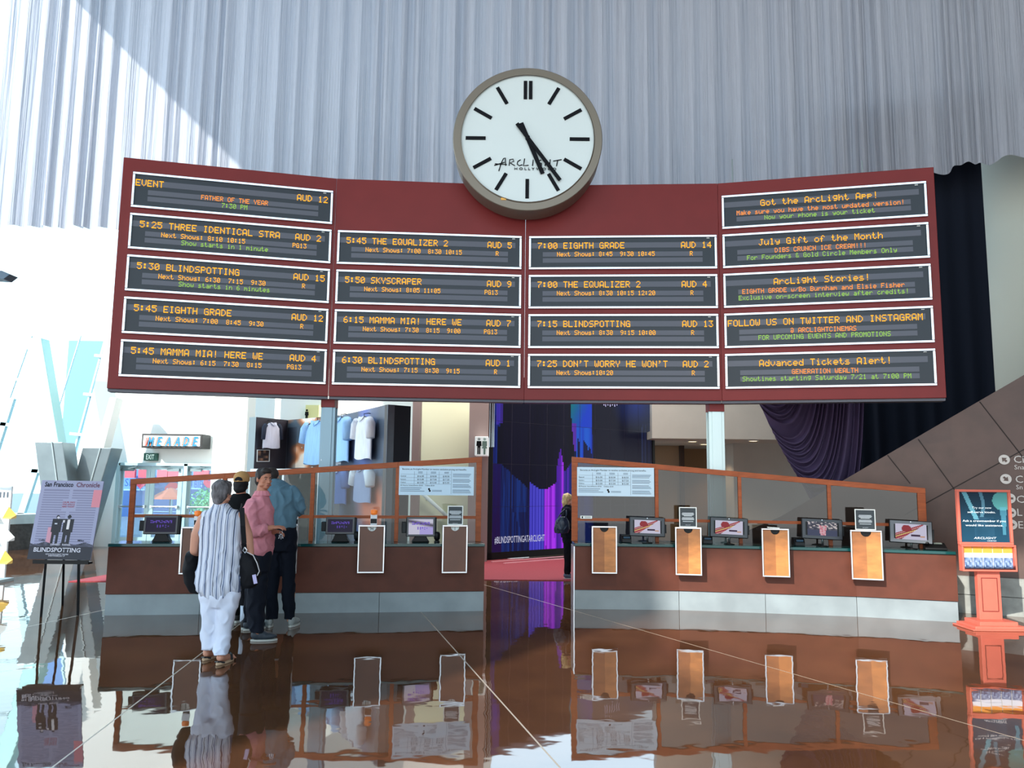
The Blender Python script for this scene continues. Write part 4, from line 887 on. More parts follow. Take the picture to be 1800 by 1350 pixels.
# price boards fixed to the glass
def price_board(base, x0, y0, x1, y1, label):
    p0, d = z_on(base, x0, y0); p1, _ = z_on(base, x1, y1); pa, _ = z_on(base, x1, y0); n = V(d.y, -d.x, 0); n = n if n.y < 0 else -n
    i_ = 0 if x0 > 900 else 3; A_, B_ = base[i_], base[i_ + 1]; d = (B_ - A_).normalized(); n = V(d.y, -d.x, 0)
    p0, p1 = hit(x0, y0, A_, B_), hit(x1, y1, A_, B_); c = (p0 + p1) / 2; W_ = abs((p1 - p0).dot(d)); H_ = p0.z - p1.z
    M = face_matrix(c + n * .045, d); r = thing('price_board', label, 'sign', tuple(c - V(0, 0, H_ / 2)), 0, 'ticket price boards')
    mb = MB(); mb.box(M @ V(0, .006, 0), (W_, .012, H_), M.to_3x3()); mb.build('panel', mat('pale_blue_board', (196, 220, 236), .5), r)
    for sx in (-1, 1): mb = MB(); mb.tube([M @ V(sx * W_ * .45, .012, H_ * .4), M @ V(sx * W_ * .45, .05, H_ * .4)], .008, 8); mb.build('standoff', CHROME, r)
    T = lambda s, u, v, w_, h_, m=INK, al='c': text(s, M @ Matrix.Translation(((u - .5) * W_, 0, (.5 - v) * H_)), w_ * W_, h_ * H_, m, parent=r, depth=.003, align=al)
    T('Become an ArcLight Member to receive exclusive pricing and benefits.', .47, .10, .86, .062)
    for k, (nm, pr) in enumerate((('General', ('$16.00', '$18.00', '$18.50')), ('Seniors', ('$15.00', '$17.00', '$17.50')), ('Children', ('$13.00', '$15.00', '$15.50')))):
        T(nm, .02, .345 + k * .11, .07, .05, INK, 'l')
        for q_, s_ in enumerate(pr): T(s_, .285 + q_ * .17, .345 + k * .11, .085, .062)
    T('3D Pictures: General/Seniors $3.00     Children $3.00', .02, .665, .45, .045, INK, 'l')
    GR = mat('small_print', (104, 122, 140), .7); mb = MB()
    def ln(u0, u1, v, h_=.012): mb.box(M @ V(((u0 + u1) / 2 - .5) * W_, -.002, (.5 - v) * H_), ((u1 - u0) * W_, .002, h_ * H_), M.to_3x3())
    for k, u1 in enumerate((.30, .28, .34)): ln(.02, u1, .75 + k * .055, .018)
    for k in range(15):
        if k % 4 != 3: ln(.715, .93 + .04 * hsh(k), .26 + k * .046, .018)
    for k in range(2): ln(.25 + .0, .31, .2 + k * .035, .016); ln(.42, .49, .2 + k * .035, .016); ln(.6, .66, .2 + k * .035, .016); ln(.44, .57, .83 + k * .035, .014)
    mb.build('small_print', GR, r)
    mb = MB()
    for v in (.28, .395, .505, .615): ln(.02, .69, v, .006)
    for u in (.2, .365, .53, .695): mb.box(M @ V((u - .5) * W_, -.002, (.5 - (.4 if u < .6 else .55)) * H_), (.003, .002, (.44 if u < .6 else .8) * H_), M.to_3x3())
    mb.build('table_lines', GR, r)
    mb = MB(); mb.lathe(M @ V(-.10 * W_, -.001, -.29 * H_), [(.035 * H_, 0), (.035 * H_, .002)], 16, M.to_3x3() @ Matrix.Rotation(pi / 2, 3, 'X')); mb.lathe(M @ V(-.09 * W_, -.001, -.35 * H_), [(.035 * H_, 0), (.035 * H_, .002)], 16, M.to_3x3() @ Matrix.Rotation(pi / 2, 3, 'X'))
    mb.build('round_emblem', INK, r)
price_board(LB, 702, 819, 832, 871, 'pale blue ticket price board on the left counter screen')
price_board(RB, 1014, 821, 1149, 873, 'pale blue ticket price board on the right counter screen')
c = z_on(RB, 1030, 909)[0]; A_, B_ = RB[0], RB[1]; d = (B_ - A_).normalized(); M = face_matrix(c + V(0, -.045, 0), d)
r = thing('small_plaque', 'tiny white plaque at the lower left of the right counter screen', 'sign', tuple(c)); mb = MB(); mb.box(M @ V(0, .02, 0), (.165, .04, .04), M.to_3x3()); mb.build('panel', WHITE, r)
mb = MB(); mb.box(M @ V(-.055, -.001, 0), (.02, .002, .026), M.to_3x3()); mb.box(M @ V(.02, -.001, .006), (.09, .002, .004), M.to_3x3()); mb.box(M @ V(.02, -.001, -.006), (.09, .002, .004), M.to_3x3()); mb.build('print', INK, r)

# ------------------------------------------------------------------ framed wooden panels hung on the counter fronts
HONEY = mat('honey_veneer', (150, 92, 46), .4, noise=.22, nscale=5, stretch=(1, 1, 2.5)); HONEY2 = mat('light_honey_veneer', (180, 116, 60), .36, noise=.25, nscale=5, stretch=(1, 1, 2.5)); WALN = mat('walnut_veneer', (98, 56, 36), .4, noise=.14, nscale=5)
def hung_panel(line, x0, x1, ytop, ybot, label, number, left):
    fl = offs(line, -.16); xm = (x0 + x1) / 2; a_, d = z_on(fl, xm, ytop); b_, _ = z_on(fl, xm, ybot); n = V(d.y, -d.x, 0)
    H_ = a_.z - b_.z; W_ = (x1 - x0) / FPX * a_.y * .99; c = V(a_.x, a_.y, (a_.z + b_.z) / 2); M = face_matrix(c, d)
    r = thing('counter_lectern', label, 'lectern', (c.x, c.y, b_.z), 0, 'framed wooden panels on the counters'); R3 = M.to_3x3()
    frame_mb(M, W_, H_, .018, .07, .035).build('frame', CHROME, r, bevel=.003)
    nr = W_ * .17; zt2 = H_ / 2 - .02
    for s_, m in ((-1, WALN if left else HONEY), (1, WALN if left else HONEY2)):
        pts = [V(0, -.02, -H_ / 2 + .018), V(s_ * (W_ / 2 - .018), -.02, -H_ / 2 + .018), V(s_ * (W_ / 2 - .018), -.02, zt2), V(s_ * nr, -.02, zt2)] + [V(s_ * nr * cos(k * pi / 12), -.02, zt2 - nr * sin(k * pi / 12)) for k in range(1, 7)]
        mb = MB(); mb.prism([M @ p for p in pts], R3 @ V(0, .03, 0)); mb.build('veneer_leaf', m, r)
    mb = MB(); mb.box(M @ V(0, .022, 0), (W_ - .03, .02, H_ - .03), R3); mb.build('back', BLACK if number is None else WHITE, r)
    mb = MB(); mb.box(M @ V(0, .10, H_ / 2 - .06), (W_ * .7, .16, .03), R3)
    mb.box(M @ V(0, .085, -.12), (W_ * .5, .105, .05), R3); mb.build('bracket', STEEL, r)
    if number: text(number, M @ Matrix.Translation((0, .008, zt2 - nr * .45)), 0, nr * .7, INK, parent=r, depth=.0)
    return M, W_, H_, r
PL = []
for x0, x1, yt, yb, num, lb in ((321, 367, 926, 1009, '3', 'walnut framed panel hung on the left counter, partly hidden by the striped blouse'), (478, 524, 924, 1008, '2', 'walnut framed panel on the left counter behind the man in the blue shirt'),
                        (631, 677, 923, 1007, 'H', 'walnut framed panel hung on the left counter, third from the left'), (778, 822, 923, 1007, '1', 'walnut framed panel at the right end of the left counter')):
    PL.append(hung_panel(LC, x0, x1, yt, yb, lb, num, True))
PR = []
for x0, x1, yt, yb, lb in ((1040, 1084, 925, 1008, 'honey coloured framed panel at the left end of the right counter'), (1187, 1232, 927, 1011, 'honey framed panel on the right counter under the left small black notice'),
                       (1339, 1385, 929, 1014, 'honey framed panel hung on the right counter with a white card lying on it'), (1496, 1547, 932, 1019, 'honey framed panel on the right counter under the right small black notice')):
    PR.append(hung_panel(RC, x0, x1, yt, yb, lb, None, False))
def notice(Mp, label, w_=.235, h_=.27, tilt=0):
    M0, W_, H_, _ = Mp; M = M0 @ Matrix.Translation((0, -.005, H_ / 2 + h_ / 2 + .003)); R3 = M.to_3x3(); r = thing('notice_card', label, 'sign', tuple(M @ V(0, 0, -h_ / 2)), 0, 'small black notices')
    mb = MB(); mb.box(M @ V(0, .006, 0), (w_ - .016, .008, h_ - .016), R3); mb.build('card', mat('notice_slate', (44, 54, 60), .5), r); frame_mb(M, w_, h_, .012, .016, .01).build('frame', WHITE, r)
    M2 = M @ Matrix.Translation((0, .002, 0)); k_ = 0
    PT = mat('notice_print', (206, 214, 218), .6); mb = MB()
    for k, (z, ww) in enumerate(((.055, .15), (.042, .165), (.029, .15), (.016, .11), (-.008, .15), (-.021, .165), (-.034, .16), (-.058, .14))): mb.box(M2 @ V(0, -.001, z), (ww, .002, .0075), R3)
    mb.build('small_print', PT, r); text('ARCLIGHT', M2 @ Matrix.Translation((0, 0, -.105)), .07, .01, PT, parent=r)
    mb = MB(); mb.box(M @ V(0, .03, -h_ / 2 + .012), (.12, .05, .02), R3); mb.build('foot', BLACK, r)
notice(PR[1], 'small black notice with a white frame above the second panel of the right counter'); notice(PR[3], 'small black notice with a white frame above the rightmost panel of the right counter', .25)
notice(PL[3], 'small black notice with a white frame on the rightmost panel of the left counter', .205, .25)
for k, (i, lb) in enumerate(((0, 'orange topped card on the leftmost panel of the left counter'), (1, 'orange topped card beside the elbow of the man in the blue shirt'), (2, 'orange topped card on the third panel of the left counter'))):
    M0, W_, H_, _ = PL[i]; M = M0 @ Matrix.Translation((.02 if i != 1 else .12, -.005, H_ / 2 + .003)); R3 = M.to_3x3(); r = thing('orange_card', lb, 'sign', tuple(M @ V(0, 0, 0)), 0, 'orange topped cards')
    mb = MB(); mb.box(M @ V(0, 0, .065), (.085, .012, .13), R3); mb.build('card', mat('white_card', (220, 224, 228), .5), r)
    mb = MB(); mb.box(M @ V(0, -.008, .05), (.08, .004, .06), R3); mb.build('dark_print', BLACK, r)
    mb = MB(); mb.lathe(M @ V(0, 0, .131), [(.03, 0), (.045, .02), (.045, .06), (.02, .07)], 14, R3); mb.build('orange_top', mat('amber_plastic', (232, 120, 40), .4, emit=.25), r)
M0, W_, H_, _ = PR[2]; M = M0 @ Matrix.Translation((-.02, -.0, H_ / 2 + .004)); r = thing('paper_card', 'white card lying on top of the third panel of the right counter', 'card', tuple(M @ V(0, 0, 0))); mb = MB(); mb.box(M @ V(0, 0, .006), (.15, .08, .012), M.to_3x3() @ Matrix.Rotation(.06, 3, 'Y')); mb.build('card', WHITE, r)

# ------------------------------------------------------------------ tills and tablets
def on_top(line, back, x):
    """spot on the countertop straight behind picture column x"""
    q = offs(line, back); p, d = z_on(q, x, 955); return V(p.x, p.y, .888), d
def till(x, y0, y1, wpx, label, bright):
    p, d = on_top(LC, .2, x); W_ = wpx / FPX * p.y; zt = P(x, y0, p.y).z; zb_ = P(x, y1, p.y).z; H_ = zt - zb_; r = thing('till_monitor', label, 'monitor', tuple(p), 0, 'till monitors on the left counter')
    M = face_matrix(V(p.x, p.y, (zt + zb_) / 2), V(d.x, d.y + .0, 0)) @ Matrix.Rotation(radians(-6), 4, 'X'); R3 = M.to_3x3()
    mb = MB(); mb.box(M @ V(.01, .04, 0), (W_, .08, H_), R3); mb.build('housing', BLACK, r, bevel=.008)
    frame_mb(M, W_ * .92, H_ * .96, .022, .012).build('bezel', mat('bezel_dark', (34, 36, 42), .3), r)
    def fn(u, v):
        c = (26, 18, 46) if not bright else mixc((206, 204, 224), (70, 62, 80), max(0, 1 - abs(v - .12 - u * .3) * 6))
        t_ = hsh(math.floor(u * 22), math.floor(v * 16))
        if .12 < u < .9 and .2 < v < .36 and t_ > .35: c = mixc(c, (110, 80, 210), .8)
        if .38 < u < .78 and .5 < v < .66 and t_ > .5: c = mixc(c, (104, 70, 200), .8)
        if bright and u > .45 and v > .5: c = mixc(c, (140, 120, 230), .45)
        return c
    a2, b2 = W_ * .92 / 2 - .022, H_ * .96 / 2 - .022
    picture('screen', M @ V(-a2, -.004, b2), M @ V(a2, -.004, b2), M @ V(a2, -.004, -b2), M @ V(-a2, -.004, -b2), 22, 16, fn, paint('monitor_pixels', .8, .2), r)
    mb = MB(); mb.box(M @ V(-W_ / 2 - .02, .05, -.01), (.06, .05, H_ * .55), R3); mb.build('card_reader', BLACK, r, bevel=.006)
    mb = MB(); mb.prism([V(p.x, p.y, 0) + d * k + V(0, .02, z) for k, z in ((-.12, .89), (.12, .89), (.09, .94), (.06, zb_ + .03), (-.06, zb_ + .03), (-.09, .94))], V(-d.y, d.x, 0) * .12); mb.build('stand', BLACK, r, bevel=.008)
till(281, 906, 939, 60, 'dark till monitor at the left end of the left counter', False); till(597, 909, 939, 52, 'dark till monitor right of the man in the blue shirt', False); till(739, 909, 943, 52, 'till monitor with a pale lit screen on the left counter', True)
def poster_px(kind):
    def fn(u, v):
        if kind == 'dark':
            c = mixc((44, 44, 60), (120, 120, 130), vnoise(u * 12, v * 8)); 
            if v > .6: c = (66, 70, 96)
            if abs(u - .52) < .16 - .08 * v and .25 < v < .95: c = mixc((232, 214, 220), (190, 70, 90), vnoise(u * 20, v * 14))
            if v < .45 and vnoise(u * 16, v * 10) > .55: c = (200, 190, 190)
            return c
        c = (206, 202, 224); t_ = (u * 1.25 + v * .9)
        if t_ < 1.15: 
            b_ = (u * .8 - (1 - v) * .9)
            s_ = math.floor((u + v * .9) * 14); q_ = (v - (1 - u) * .7)
            g_ = math.floor((v + u * .72) * 16); band = v + u * .72
            if .62 < band < 1.18: c = [(156, 40, 52), (206, 150, 150), (124, 24, 38), (226, 196, 120), (170, 70, 80)][int(g_) % 5]
            if math.hypot(u - .36, (v - .3) * .7) < .16: c = (150, 44, 52)
        if .5 < u < .78 and .68 < v < .78: c = (60, 34, 60)
        if .78 < u < .95 and .74 < v < .82: c = (200, 150, 120)
        return c
    return fn
def tablet(x, y0, y1, wpx, label, kind, tilt):
    p, d = on_top(RC, .16, x); W_ = wpx / FPX * p.y; zt = P(x, y0, p.y).z; zb_ = P(x, y1, p.y).z; H_ = zt - zb_; r = thing('tablet_stand', label, 'tablet', tuple(p), 0, 'tablets on the right counter')
    M = face_matrix(V(p.x, p.y, (zt + zb_) / 2), d) @ Matrix.Rotation(radians(-8), 4, 'X') @ Matrix.Rotation(radians(tilt), 4, 'Y'); R3 = M.to_3x3()
    mb = MB(); mb.box(M @ V(0, .018, 0), (W_, .036, H_), R3); mb.build('housing', BLACK, r, bevel=.008)
    frame_mb(M, W_ * .96, H_ * .94, .04 if kind != 'grey' else .045, .006).build('bezel', mat('bezel_dark', (34, 36, 42), .3) if kind != 'grey' else mat('bezel_grey', (92, 96, 102), .4), r)
    a2, b2 = W_ * .36, H_ * .34
    picture('screen', M @ V(-a2, -.009, b2), M @ V(a2, -.009, b2), M @ V(a2, -.009, -b2), M @ V(-a2, -.009, -b2), 34, 24, poster_px(kind), paint('monitor_pixels', .8, .2), r)
    mb = MB(); mb.lathe(M @ V(0, -.008, H_ * .44), [(.006, -.001), (.006, .002)], 10, R3 @ RX); mb.build('camera_eye', CHROME, r)
    mb = MB(); mb.box(M @ V(W_ / 2 + .008, .02, -.02), (.022, .03, H_ * .45), R3); mb.build('card_slot', BLACK, r, bevel=.004)
    mb = MB(); mb.tube([V(p.x, p.y, .9), V(p.x, p.y + .01, (zt + zb_) / 2)], .014, 10); mb.build('neck', CHROME, r, smooth=True)
    mb = MB(); mb.lathe(V(p.x, p.y, .889), [(.075, 0), (.07, .008), (.02, .016)], 20); mb.build('foot', BLACK, r)
tablet(1138, 909, 943, 62, 'tablet on a stand, leftmost on the right counter', 'art', 1.5); tablet(1282, 910, 945, 64, 'tablet on a stand, second from left on the right counter', 'art', 2)
tablet(1446, 912, 948, 68, 'tablet on a stand showing a dark picture on the right counter', 'dark', 2); tablet(1602, 915, 955, 68, 'grey framed tablet on a stand, rightmost on the right counter', 'grey', 2)
for x, w_, lb in ((1097, .13, 'small black card terminal left of the leftmost tablet'), (1240, .13, 'small black card terminal left of the second tablet'), (1401, .13, 'small black card terminal left of the tablet with the dark picture'), (1533, .12, 'small black card terminal left of the grey framed tablet')):
    p, d = on_top(RC, .22, x + 4); r = thing('card_terminal', lb, 'card terminal', tuple(p), 0, 'card terminals'); M = face_matrix(p + V(0, 0, .0), d); R3 = M.to_3x3()
    mb = MB(); mb.prism([M @ V(-w_ / 2, y_, z_) for y_, z_ in ((-.06, .002), (-.05, .05), (.0, .10), (.06, .10), (.06, .002))], R3 @ V(w_, 0, 0)); mb.build('body', BLACK, r, bevel=.006)
    mb = MB(); mb.box(M @ V(0, -.045, .07), (w_ * .7, .01, .03), R3 @ Matrix.Rotation(radians(-45), 3, 'X')); mb.build('keypad', mat('keypad_blue', (60, 84, 104), .3), r)
p, d = on_top(RC, .2, 1643); r = thing('desk_phone', 'black desk phone at the right end of the right counter', 'telephone', tuple(p)); M = face_matrix(p, d); R3 = M.to_3x3()
mb = MB(); mb.prism([M @ V(-.13, y_, z_) for y_, z_ in ((-.1, .002), (-.1, .03), (.08, .09), (.08, .002))], R3 @ V(.26, 0, 0)); mb.build('base', BLACK, r, bevel=.006)
mb = MB(); mb.tube([M @ V(-.1, -.07, .075), M @ V(-.1, -.03, .10), M @ V(-.1, .04, .115), M @ V(-.1, .08, .105)], [.026, .018, .018, .026], 10); mb.build('handset', BLACK, r, smooth=True)
mb = MB(); mb.box(M @ V(.04, .03, .083), (.1, .04, .006), R3 @ Matrix.Rotation(.3, 3, 'X')); mb.build('lcd', mat('lcd_grey', (120, 130, 124), .3), r)
for x, lb in ((315 + 22, 'small black scanner puck beside the left end till monitor'), (628 - 1, 'small black scanner left of the third panel'), (768, 'small black scanner right of the pale lit till monitor')):
    p, d = on_top(LC, .2, x); r = thing('ticket_scanner', lb, 'scanner', tuple(p), 0, 'ticket scanners')
    mb = MB(); mb.lathe(p, [(.04, .001), (.035, .02), (.02, .03)], 16); mb.build('foot', BLACK, r)
    mb = MB(); mb.lathe(p, [(.025, .03), (.04, .05), (.043, .11), (.03, .14), (.0, .145)], 16); mb.build('head', BLACK, r, smooth=True)

# ================================================================== EASEL WITH POSTER
E1, E2, E3 = F(72, 1084), F(137, 1082), F(110, 1064)
tl, tr_ = P(68, 846, 9.85), P(176, 848, 9.85); bl_, br_ = P(55, 984, 9.68), P(167, 983, 9.68)
r = thing('easel', 'black three legged easel holding the newspaper style poster', 'easel', ((E1.x + E2.x) / 2, (E1.y + E2.y) / 2, 0)); 
for q0, q1 in ((E1, P(92, 860, 9.95)), (E2, P(141, 860, 9.95)), (E3, P(116, 850, 10.0))):
    mb = MB(); mb.beam(V(q0.x, q0.y, 0), q1, .028, .022); mb.build('leg', BLACK, r)
mb = MB(); cb = (bl_ + br_) / 2; mb.box((cb.x, cb.y - .0, bl_.z - .028), (.66, .09, .024)); mb.box((cb.x, cb.y - .05, bl_.z - .018), (.66, .012, .045)); mb.build('ledge', BLACK, r)
pr = thing('film_poster', 'mounted newspaper style film poster standing on the black easel', 'poster', tuple(cb)); PA = tl; ux = (tr_ - tl); uy = (bl_ - tl); W_, H_ = ux.length, uy.length
Mx = face_matrix((tl + br_) / 2, ux, -uy); R3 = Mx.to_3x3()
def news(u, v):
    c = (150, 150, 176)
    if v > .80 + .015 * sin(u * 20): c = (34, 34, 46) if v > .84 else mixc((34, 34, 46), (90, 90, 110), vnoise(u * 20, v * 20))
    elif v > .115:
        row = int((v - .12) / .0155)
        blk = (int(u * 2), int(v * 7)); inb = .06 < u < .48 or .53 < u < .95
        if inb and row % 2 == 0 and not (.4 < u < .62 and .24 < v < .40): c = (126, 124, 150)
        if u > .86 and .1 < v < .34: c = (206, 128, 140)
        if .24 < u < .34 and v > .6: c = (196, 140, 156)
    def body(cx, w_, top):
        if v < top: return False
        hd = math.hypot((u - cx), (v - top - .03) * 1.25) < .03
        return hd or (v > top + .055 and abs(u - cx) < w_ * (1.0 if v < .66 else .72) and not (v > .70 and abs(u - cx) < .012))
    if body(.37, .075, .44) or body(.55, .085, .435) or (.36 < u < .52 and .49 < v < .54):
        if v < .81: c = (24, 24, 34)
    if math.hypot((u - .375) * 1.0, (v - .478) * 1.2) < .018 : c = (196, 190, 196)
    if .33 < u < .38 and .545 < v < .565: c = (190, 190, 200)
    if .46 < u < .485 and .51 < v < .54: c = (206, 200, 206)
    if abs(u - .555) < .02 and .5 < v < .62: c = (214, 206, 206)
    return c
q = [Mx @ V(sx * W_ / 2, -.012, sz * H_ / 2) for sx, sz in ((-1, 1), (1, 1), (1, -1), (-1, -1))]
mb = MB(); mb.box(Mx @ V(0, -.004, 0), (W_, .014, H_), R3); mb.build('board', mat('foam_board', (150, 150, 176), .6), pr)
picture('print', *q, 96, 130, news, paint('poster_print', 0, .35), pr)
TT = lambda s, u, v, w_, h_, m: text(s, Mx @ Matrix.Translation(((u - .5) * W_, -.013, (.5 - v) * H_)), w_ * W_, h_ * H_, m, parent=pr, depth=.001, bold=.02)
TT('San Francisco', .29, .05, .46, .062, INK); TT('Chronicle', .76, .05, .38, .062, mat('masthead_plum', (92, 40, 66), .6))
for k, s_ in enumerate(('OUR NO', 'ONE TITLE IS', 'HERE TODAY')): TT(s_, .5, .28 + k * .028, .2, .02, mat('headline_red', (150, 60, 80), .6))
TT('Collin', .18, .76, .1, .022, INK); TT('Miles', .8, .76, .1, .022, INK)
WI = mat('poster_white_ink', (200, 196, 206), .6)
TT('DAVEED   RAFAEL', .49, .815, .32, .022, WI); TT('BLINDSPOTTING', .45, .88, .74, .055, WI); TT('NOW PLAYING IN SELECT THEATERS', .46, .935, .36, .016, WI); TT('EVERYWHERE JULY 27', .46, .955, .26, .016, WI)

# ================================================================== SIGN ON A SALMON STAND
SAL = mat('salmon_paint', (206, 104, 86), .45, noise=.05); YK = 9.72; fk = F(1740, 1104); YK = fk.y
r = thing('stand_sign', 'salmon pedestal sign with a dark panel and leaflet rack right of the counter', 'sign', (fk.x, YK, 0))
k0, k1 = P(1674, 860, YK), P(1768, 860, YK); kb = P(1690, 1003, YK).z; kt = k0.z; km = P(1720, 957, YK).z; cx = (P(1682, 930, YK).x + P(1776, 930, YK).x) / 2; W_ = k1.x - k0.x
M = Matrix.Translation((cx, YK, (kt + km) / 2)); frame_mb(M, W_, kt - km, .03, .05).build('frame', SAL, r, bevel=.004)
def dusk(u, v):
    c = mixc((24, 46, 62), (30, 70, 92), v)
    if abs(u - (.12 + v * .42)) < .05 and v < .55: c = mixc(c, (120, 190, 205), .7)
    if abs(u - (.45 + .05 * sin(v * 6))) < .035 and v < .5: c = mixc(c, (110, 160, 180), .6)
    if math.hypot((u - .9) * 2.0, (v - .18) * 2.2) < .42: c = mixc(c, (96, 170, 165), .8)
    if abs(u - .9) < .08 * (1.2 - v) and .3 < v < .85: c = mixc(c, (90, 160, 180), .6)
    if .3 < u < .7 and v > .5: c = mixc(c, (70, 110, 136), .35 * vnoise(u * 8, v * 5))
    return c
a2, b2 = W_ / 2 - .028, (kt - km) / 2 - .028; M2 = M
picture('panel_print', M @ V(-a2, -.02, b2), M @ V(a2, -.02, b2), M @ V(a2, -.02, -b2), M @ V(-a2, -.02, -b2), 60, 60, dusk, paint('poster_print_gloss', 0, .2), r)
KW = mat('sign_white_ink', (226, 236, 240), .5, emit=.15)
for s_, u, v, w_ in (('Try our new', .47, .33, .36), ('self-serve kiosks.', .46, .41, .52), ('Ask a crewmember if you', .5, .57, .8), ('would like assistance.', .5, .65, .7), ('ARCLIGHT', .5, .88, .42), ('CINEMAS', .62, .93, .17)):
    text(s_, M @ Matrix.Translation(((u - .5) * W_, -.021, (.5 - v) * (kt - km))), w_ * W_, (kt - km) * (.038 if s_ != 'CINEMAS' else .018), KW, parent=r, depth=.001, shear=.2 if s_ == 'ARCLIGHT' else 0)
Mr = Matrix.Translation((cx + .008, YK - .03, (km + kb) / 2)); frame_mb(Mr, W_, km - kb, .022, .09, .04).build('leaflet_rack', SAL, r, bevel=.004)
mb = MB(); mb.box(Mr @ V(0, .03, 0), (W_ - .03, .02, km - kb - .03)); mb.build('rack_back', SAL, r)
mb = MB(); mb.box(Mr @ V(0, -.045, -(km - kb) / 2 + .05), (W_ - .04, .006, .05)); mb.build('rack_lip', glass('clear_plastic', (240, 245, 250)), r)
lw = (W_ - .05) / 5
def leaf(u, v): return (240, 160, 70) if v < .27 + .04 * u else ((232, 236, 246) if v < .5 else mixc((60, 80, 120), (190, 210, 236), vnoise(u * 6, v * 9)))
for k in range(5):
    xk = -W_ / 2 + .025 + lw * (k + .5); Ml = Mr @ Matrix.Translation((xk, -.01, .004)); hh = (km - kb) / 2 - .03
    lf = thing('leaflet', 'orange and blue leaflet, %s of five in the salmon rack' % ('leftmost', 'second', 'middle one', 'fourth', 'rightmost')[k], 'leaflet', tuple(Ml @ V(0, 0, -hh)), 0, 'leaflets in the rack')
    mb = MB(); mb.box(Ml @ V(0, .012, 0), (lw - .008, .02, hh * 2)); mb.build('pages', WHITE, lf)
    picture('cover', Ml @ V(-lw / 2 + .004, 0, hh), Ml @ V(lw / 2 - .004, 0, hh), Ml @ V(lw / 2 - .004, 0, -hh), Ml @ V(-lw / 2 + .004, 0, -hh), 8, 14, leaf, paint('poster_print_gloss', 0, .2), lf)
zp = kb; mb = MB(); mb.box((cx + .02, YK + .02, (zp + .1) / 2 + .0), (.28, .07, zp - .1)); mb.build('post', SAL, r, bevel=.004)
Mp = Matrix.Translation((cx + .02, YK - .018, (zp + .12) / 2)); frame_mb(Mp, .2, zp - .28, .008, .006, .002).build('post_moulding', mat('dark_salmon', (120, 52, 44), .5), r)
mb = MB(); mb.box((cx + .02, YK, .075), (.46, .34, .05)); mb.box((cx + .02, YK, .035), (.62, .42, .034)); mb.box((cx + .02, YK, .010), (.70, .46, .018)); mb.build('foot', SAL, r, bevel=.005)

# ================================================================== WAYFINDING ON THE BROWN WALL
SGN = mat('raised_letter_grey', (196, 190, 184), .5)
ws = thing('wayfinding_sign', 'raised grey arrows and letters on the brown wall at the right edge', 'sign', tuple(WR(1766, 923)))
for i, (ix, iy, s_, sub, tx, ty, ang) in enumerate(((1765, 808, 'Ci', 'Sna', 1782, 807, 135), (1768, 842, 'C', 'Sn', 1785, 842, -45), (1775, 876, 'C', '', 1787, 877, 180), (1776, 901, 'L', '', 1788, 900, 180), (1778, 922, 'E', '', 1790, 922, 0))):
    p = WR(ix, iy) - nrm * .012; s2 = p.y / FPX; dw = (wb_ - wa).normalized(); M = face_matrix(p, dw)
    mb = MB(); R3 = M.to_3x3()
    mb.lathe(p, [(8.6 * s2, -.005), (8.6 * s2, .006)], 24, R3 @ RX); mb.build('disc', SGN, ws)
    a_ = radians(ang); mb = MB(); up = lambda x, z: M @ V((x * cos(a_) - z * sin(a_)) * s2, -.008, (x * sin(a_) + z * cos(a_)) * s2)
    mb.prism([up(5, 0), up(-1, 5), up(-1, 1.8), up(-5, 1.8), up(-5, -1.8), up(-1, -1.8), up(-1, -5)], R3 @ V(0, -.003, 0)); mb.build('arrow', mat('brown_wall_panels', (84, 62, 54)), ws)
    q = WR(tx, ty) - nrm * .004; text(s_, face_matrix(q, dw), 0, 13 * q.y / FPX, SGN, parent=ws, depth=.008, align='l')
    if sub: q = WR(tx + 1, ty + 14) - nrm * .004; text(sub, face_matrix(q, dw), 0, 8 * q.y / FPX, SGN, parent=ws, depth=.006, align='l')

# ================================================================== LEAFLET RACK AT THE LEFT EDGE
YR = 13.4; xr = P(16, 930, YR).x; zt2 = P(10, 857, YR).z; zb2 = P(10, 998, YR).z
r = thing('brochure_rack', 'white brochure rack with yellow triangular shelves at the left edge', 'rack', (xr - .3, YR, 0))
mb = MB(); mb.box((xr - .3, YR, (zt2 + .04) / 2 + .02), (.6, .04, zt2 - .04)); mb.build('back_board', mat('rack_white', (206, 214, 216), .5), r, bevel=.005)
mb = MB(); mb.box((xr - .3, YR, .02), (.66, .4, .04)); mb.build('foot', STEEL, r)
YEL = mat('yellow_plastic', (226, 190, 96), .5)
for k, (yb_, hh) in enumerate(((911, 20), (950, 20), (990, 22))):
    for q_ in range(3):
        zc = P(10, yb_, YR).z; x_ = xr + .12 - q_ * .3; hz = hh / FPX * YR; mb = MB()
        mb.prism([V(x_ - .14, YR - .03, zc), V(x_ - .14, YR - .17, zc), V(x_ + .0, YR - .17, zc), V(x_ + .0, YR - .03, zc)], (0, 0, .012))
        mb.add([V(x_ - .14, YR - .17, zc + .012), V(x_, YR - .17, zc + .012), V(x_, YR - .025, zc + .012), V(x_ - .14, YR - .025, zc + .012), V(x_ - .14, YR - .025, zc + hz), V(x_, YR - .025, zc + hz * .3)], [(0, 1, 5, 4), (1, 2, 5), (0, 4, 3), (3, 4, 5, 2), (0, 3, 2, 1)])
        mb.build('shelf', YEL if (k != 1) else WHITE, r)
mb = MB()
for q_ in range(4): mb.box((xr - .06 - q_ * .06, YR - .024, zt2 - .12), (.022, .006, .09))
mb.build('print', mat('rack_print', (70, 84, 96), .6), r)

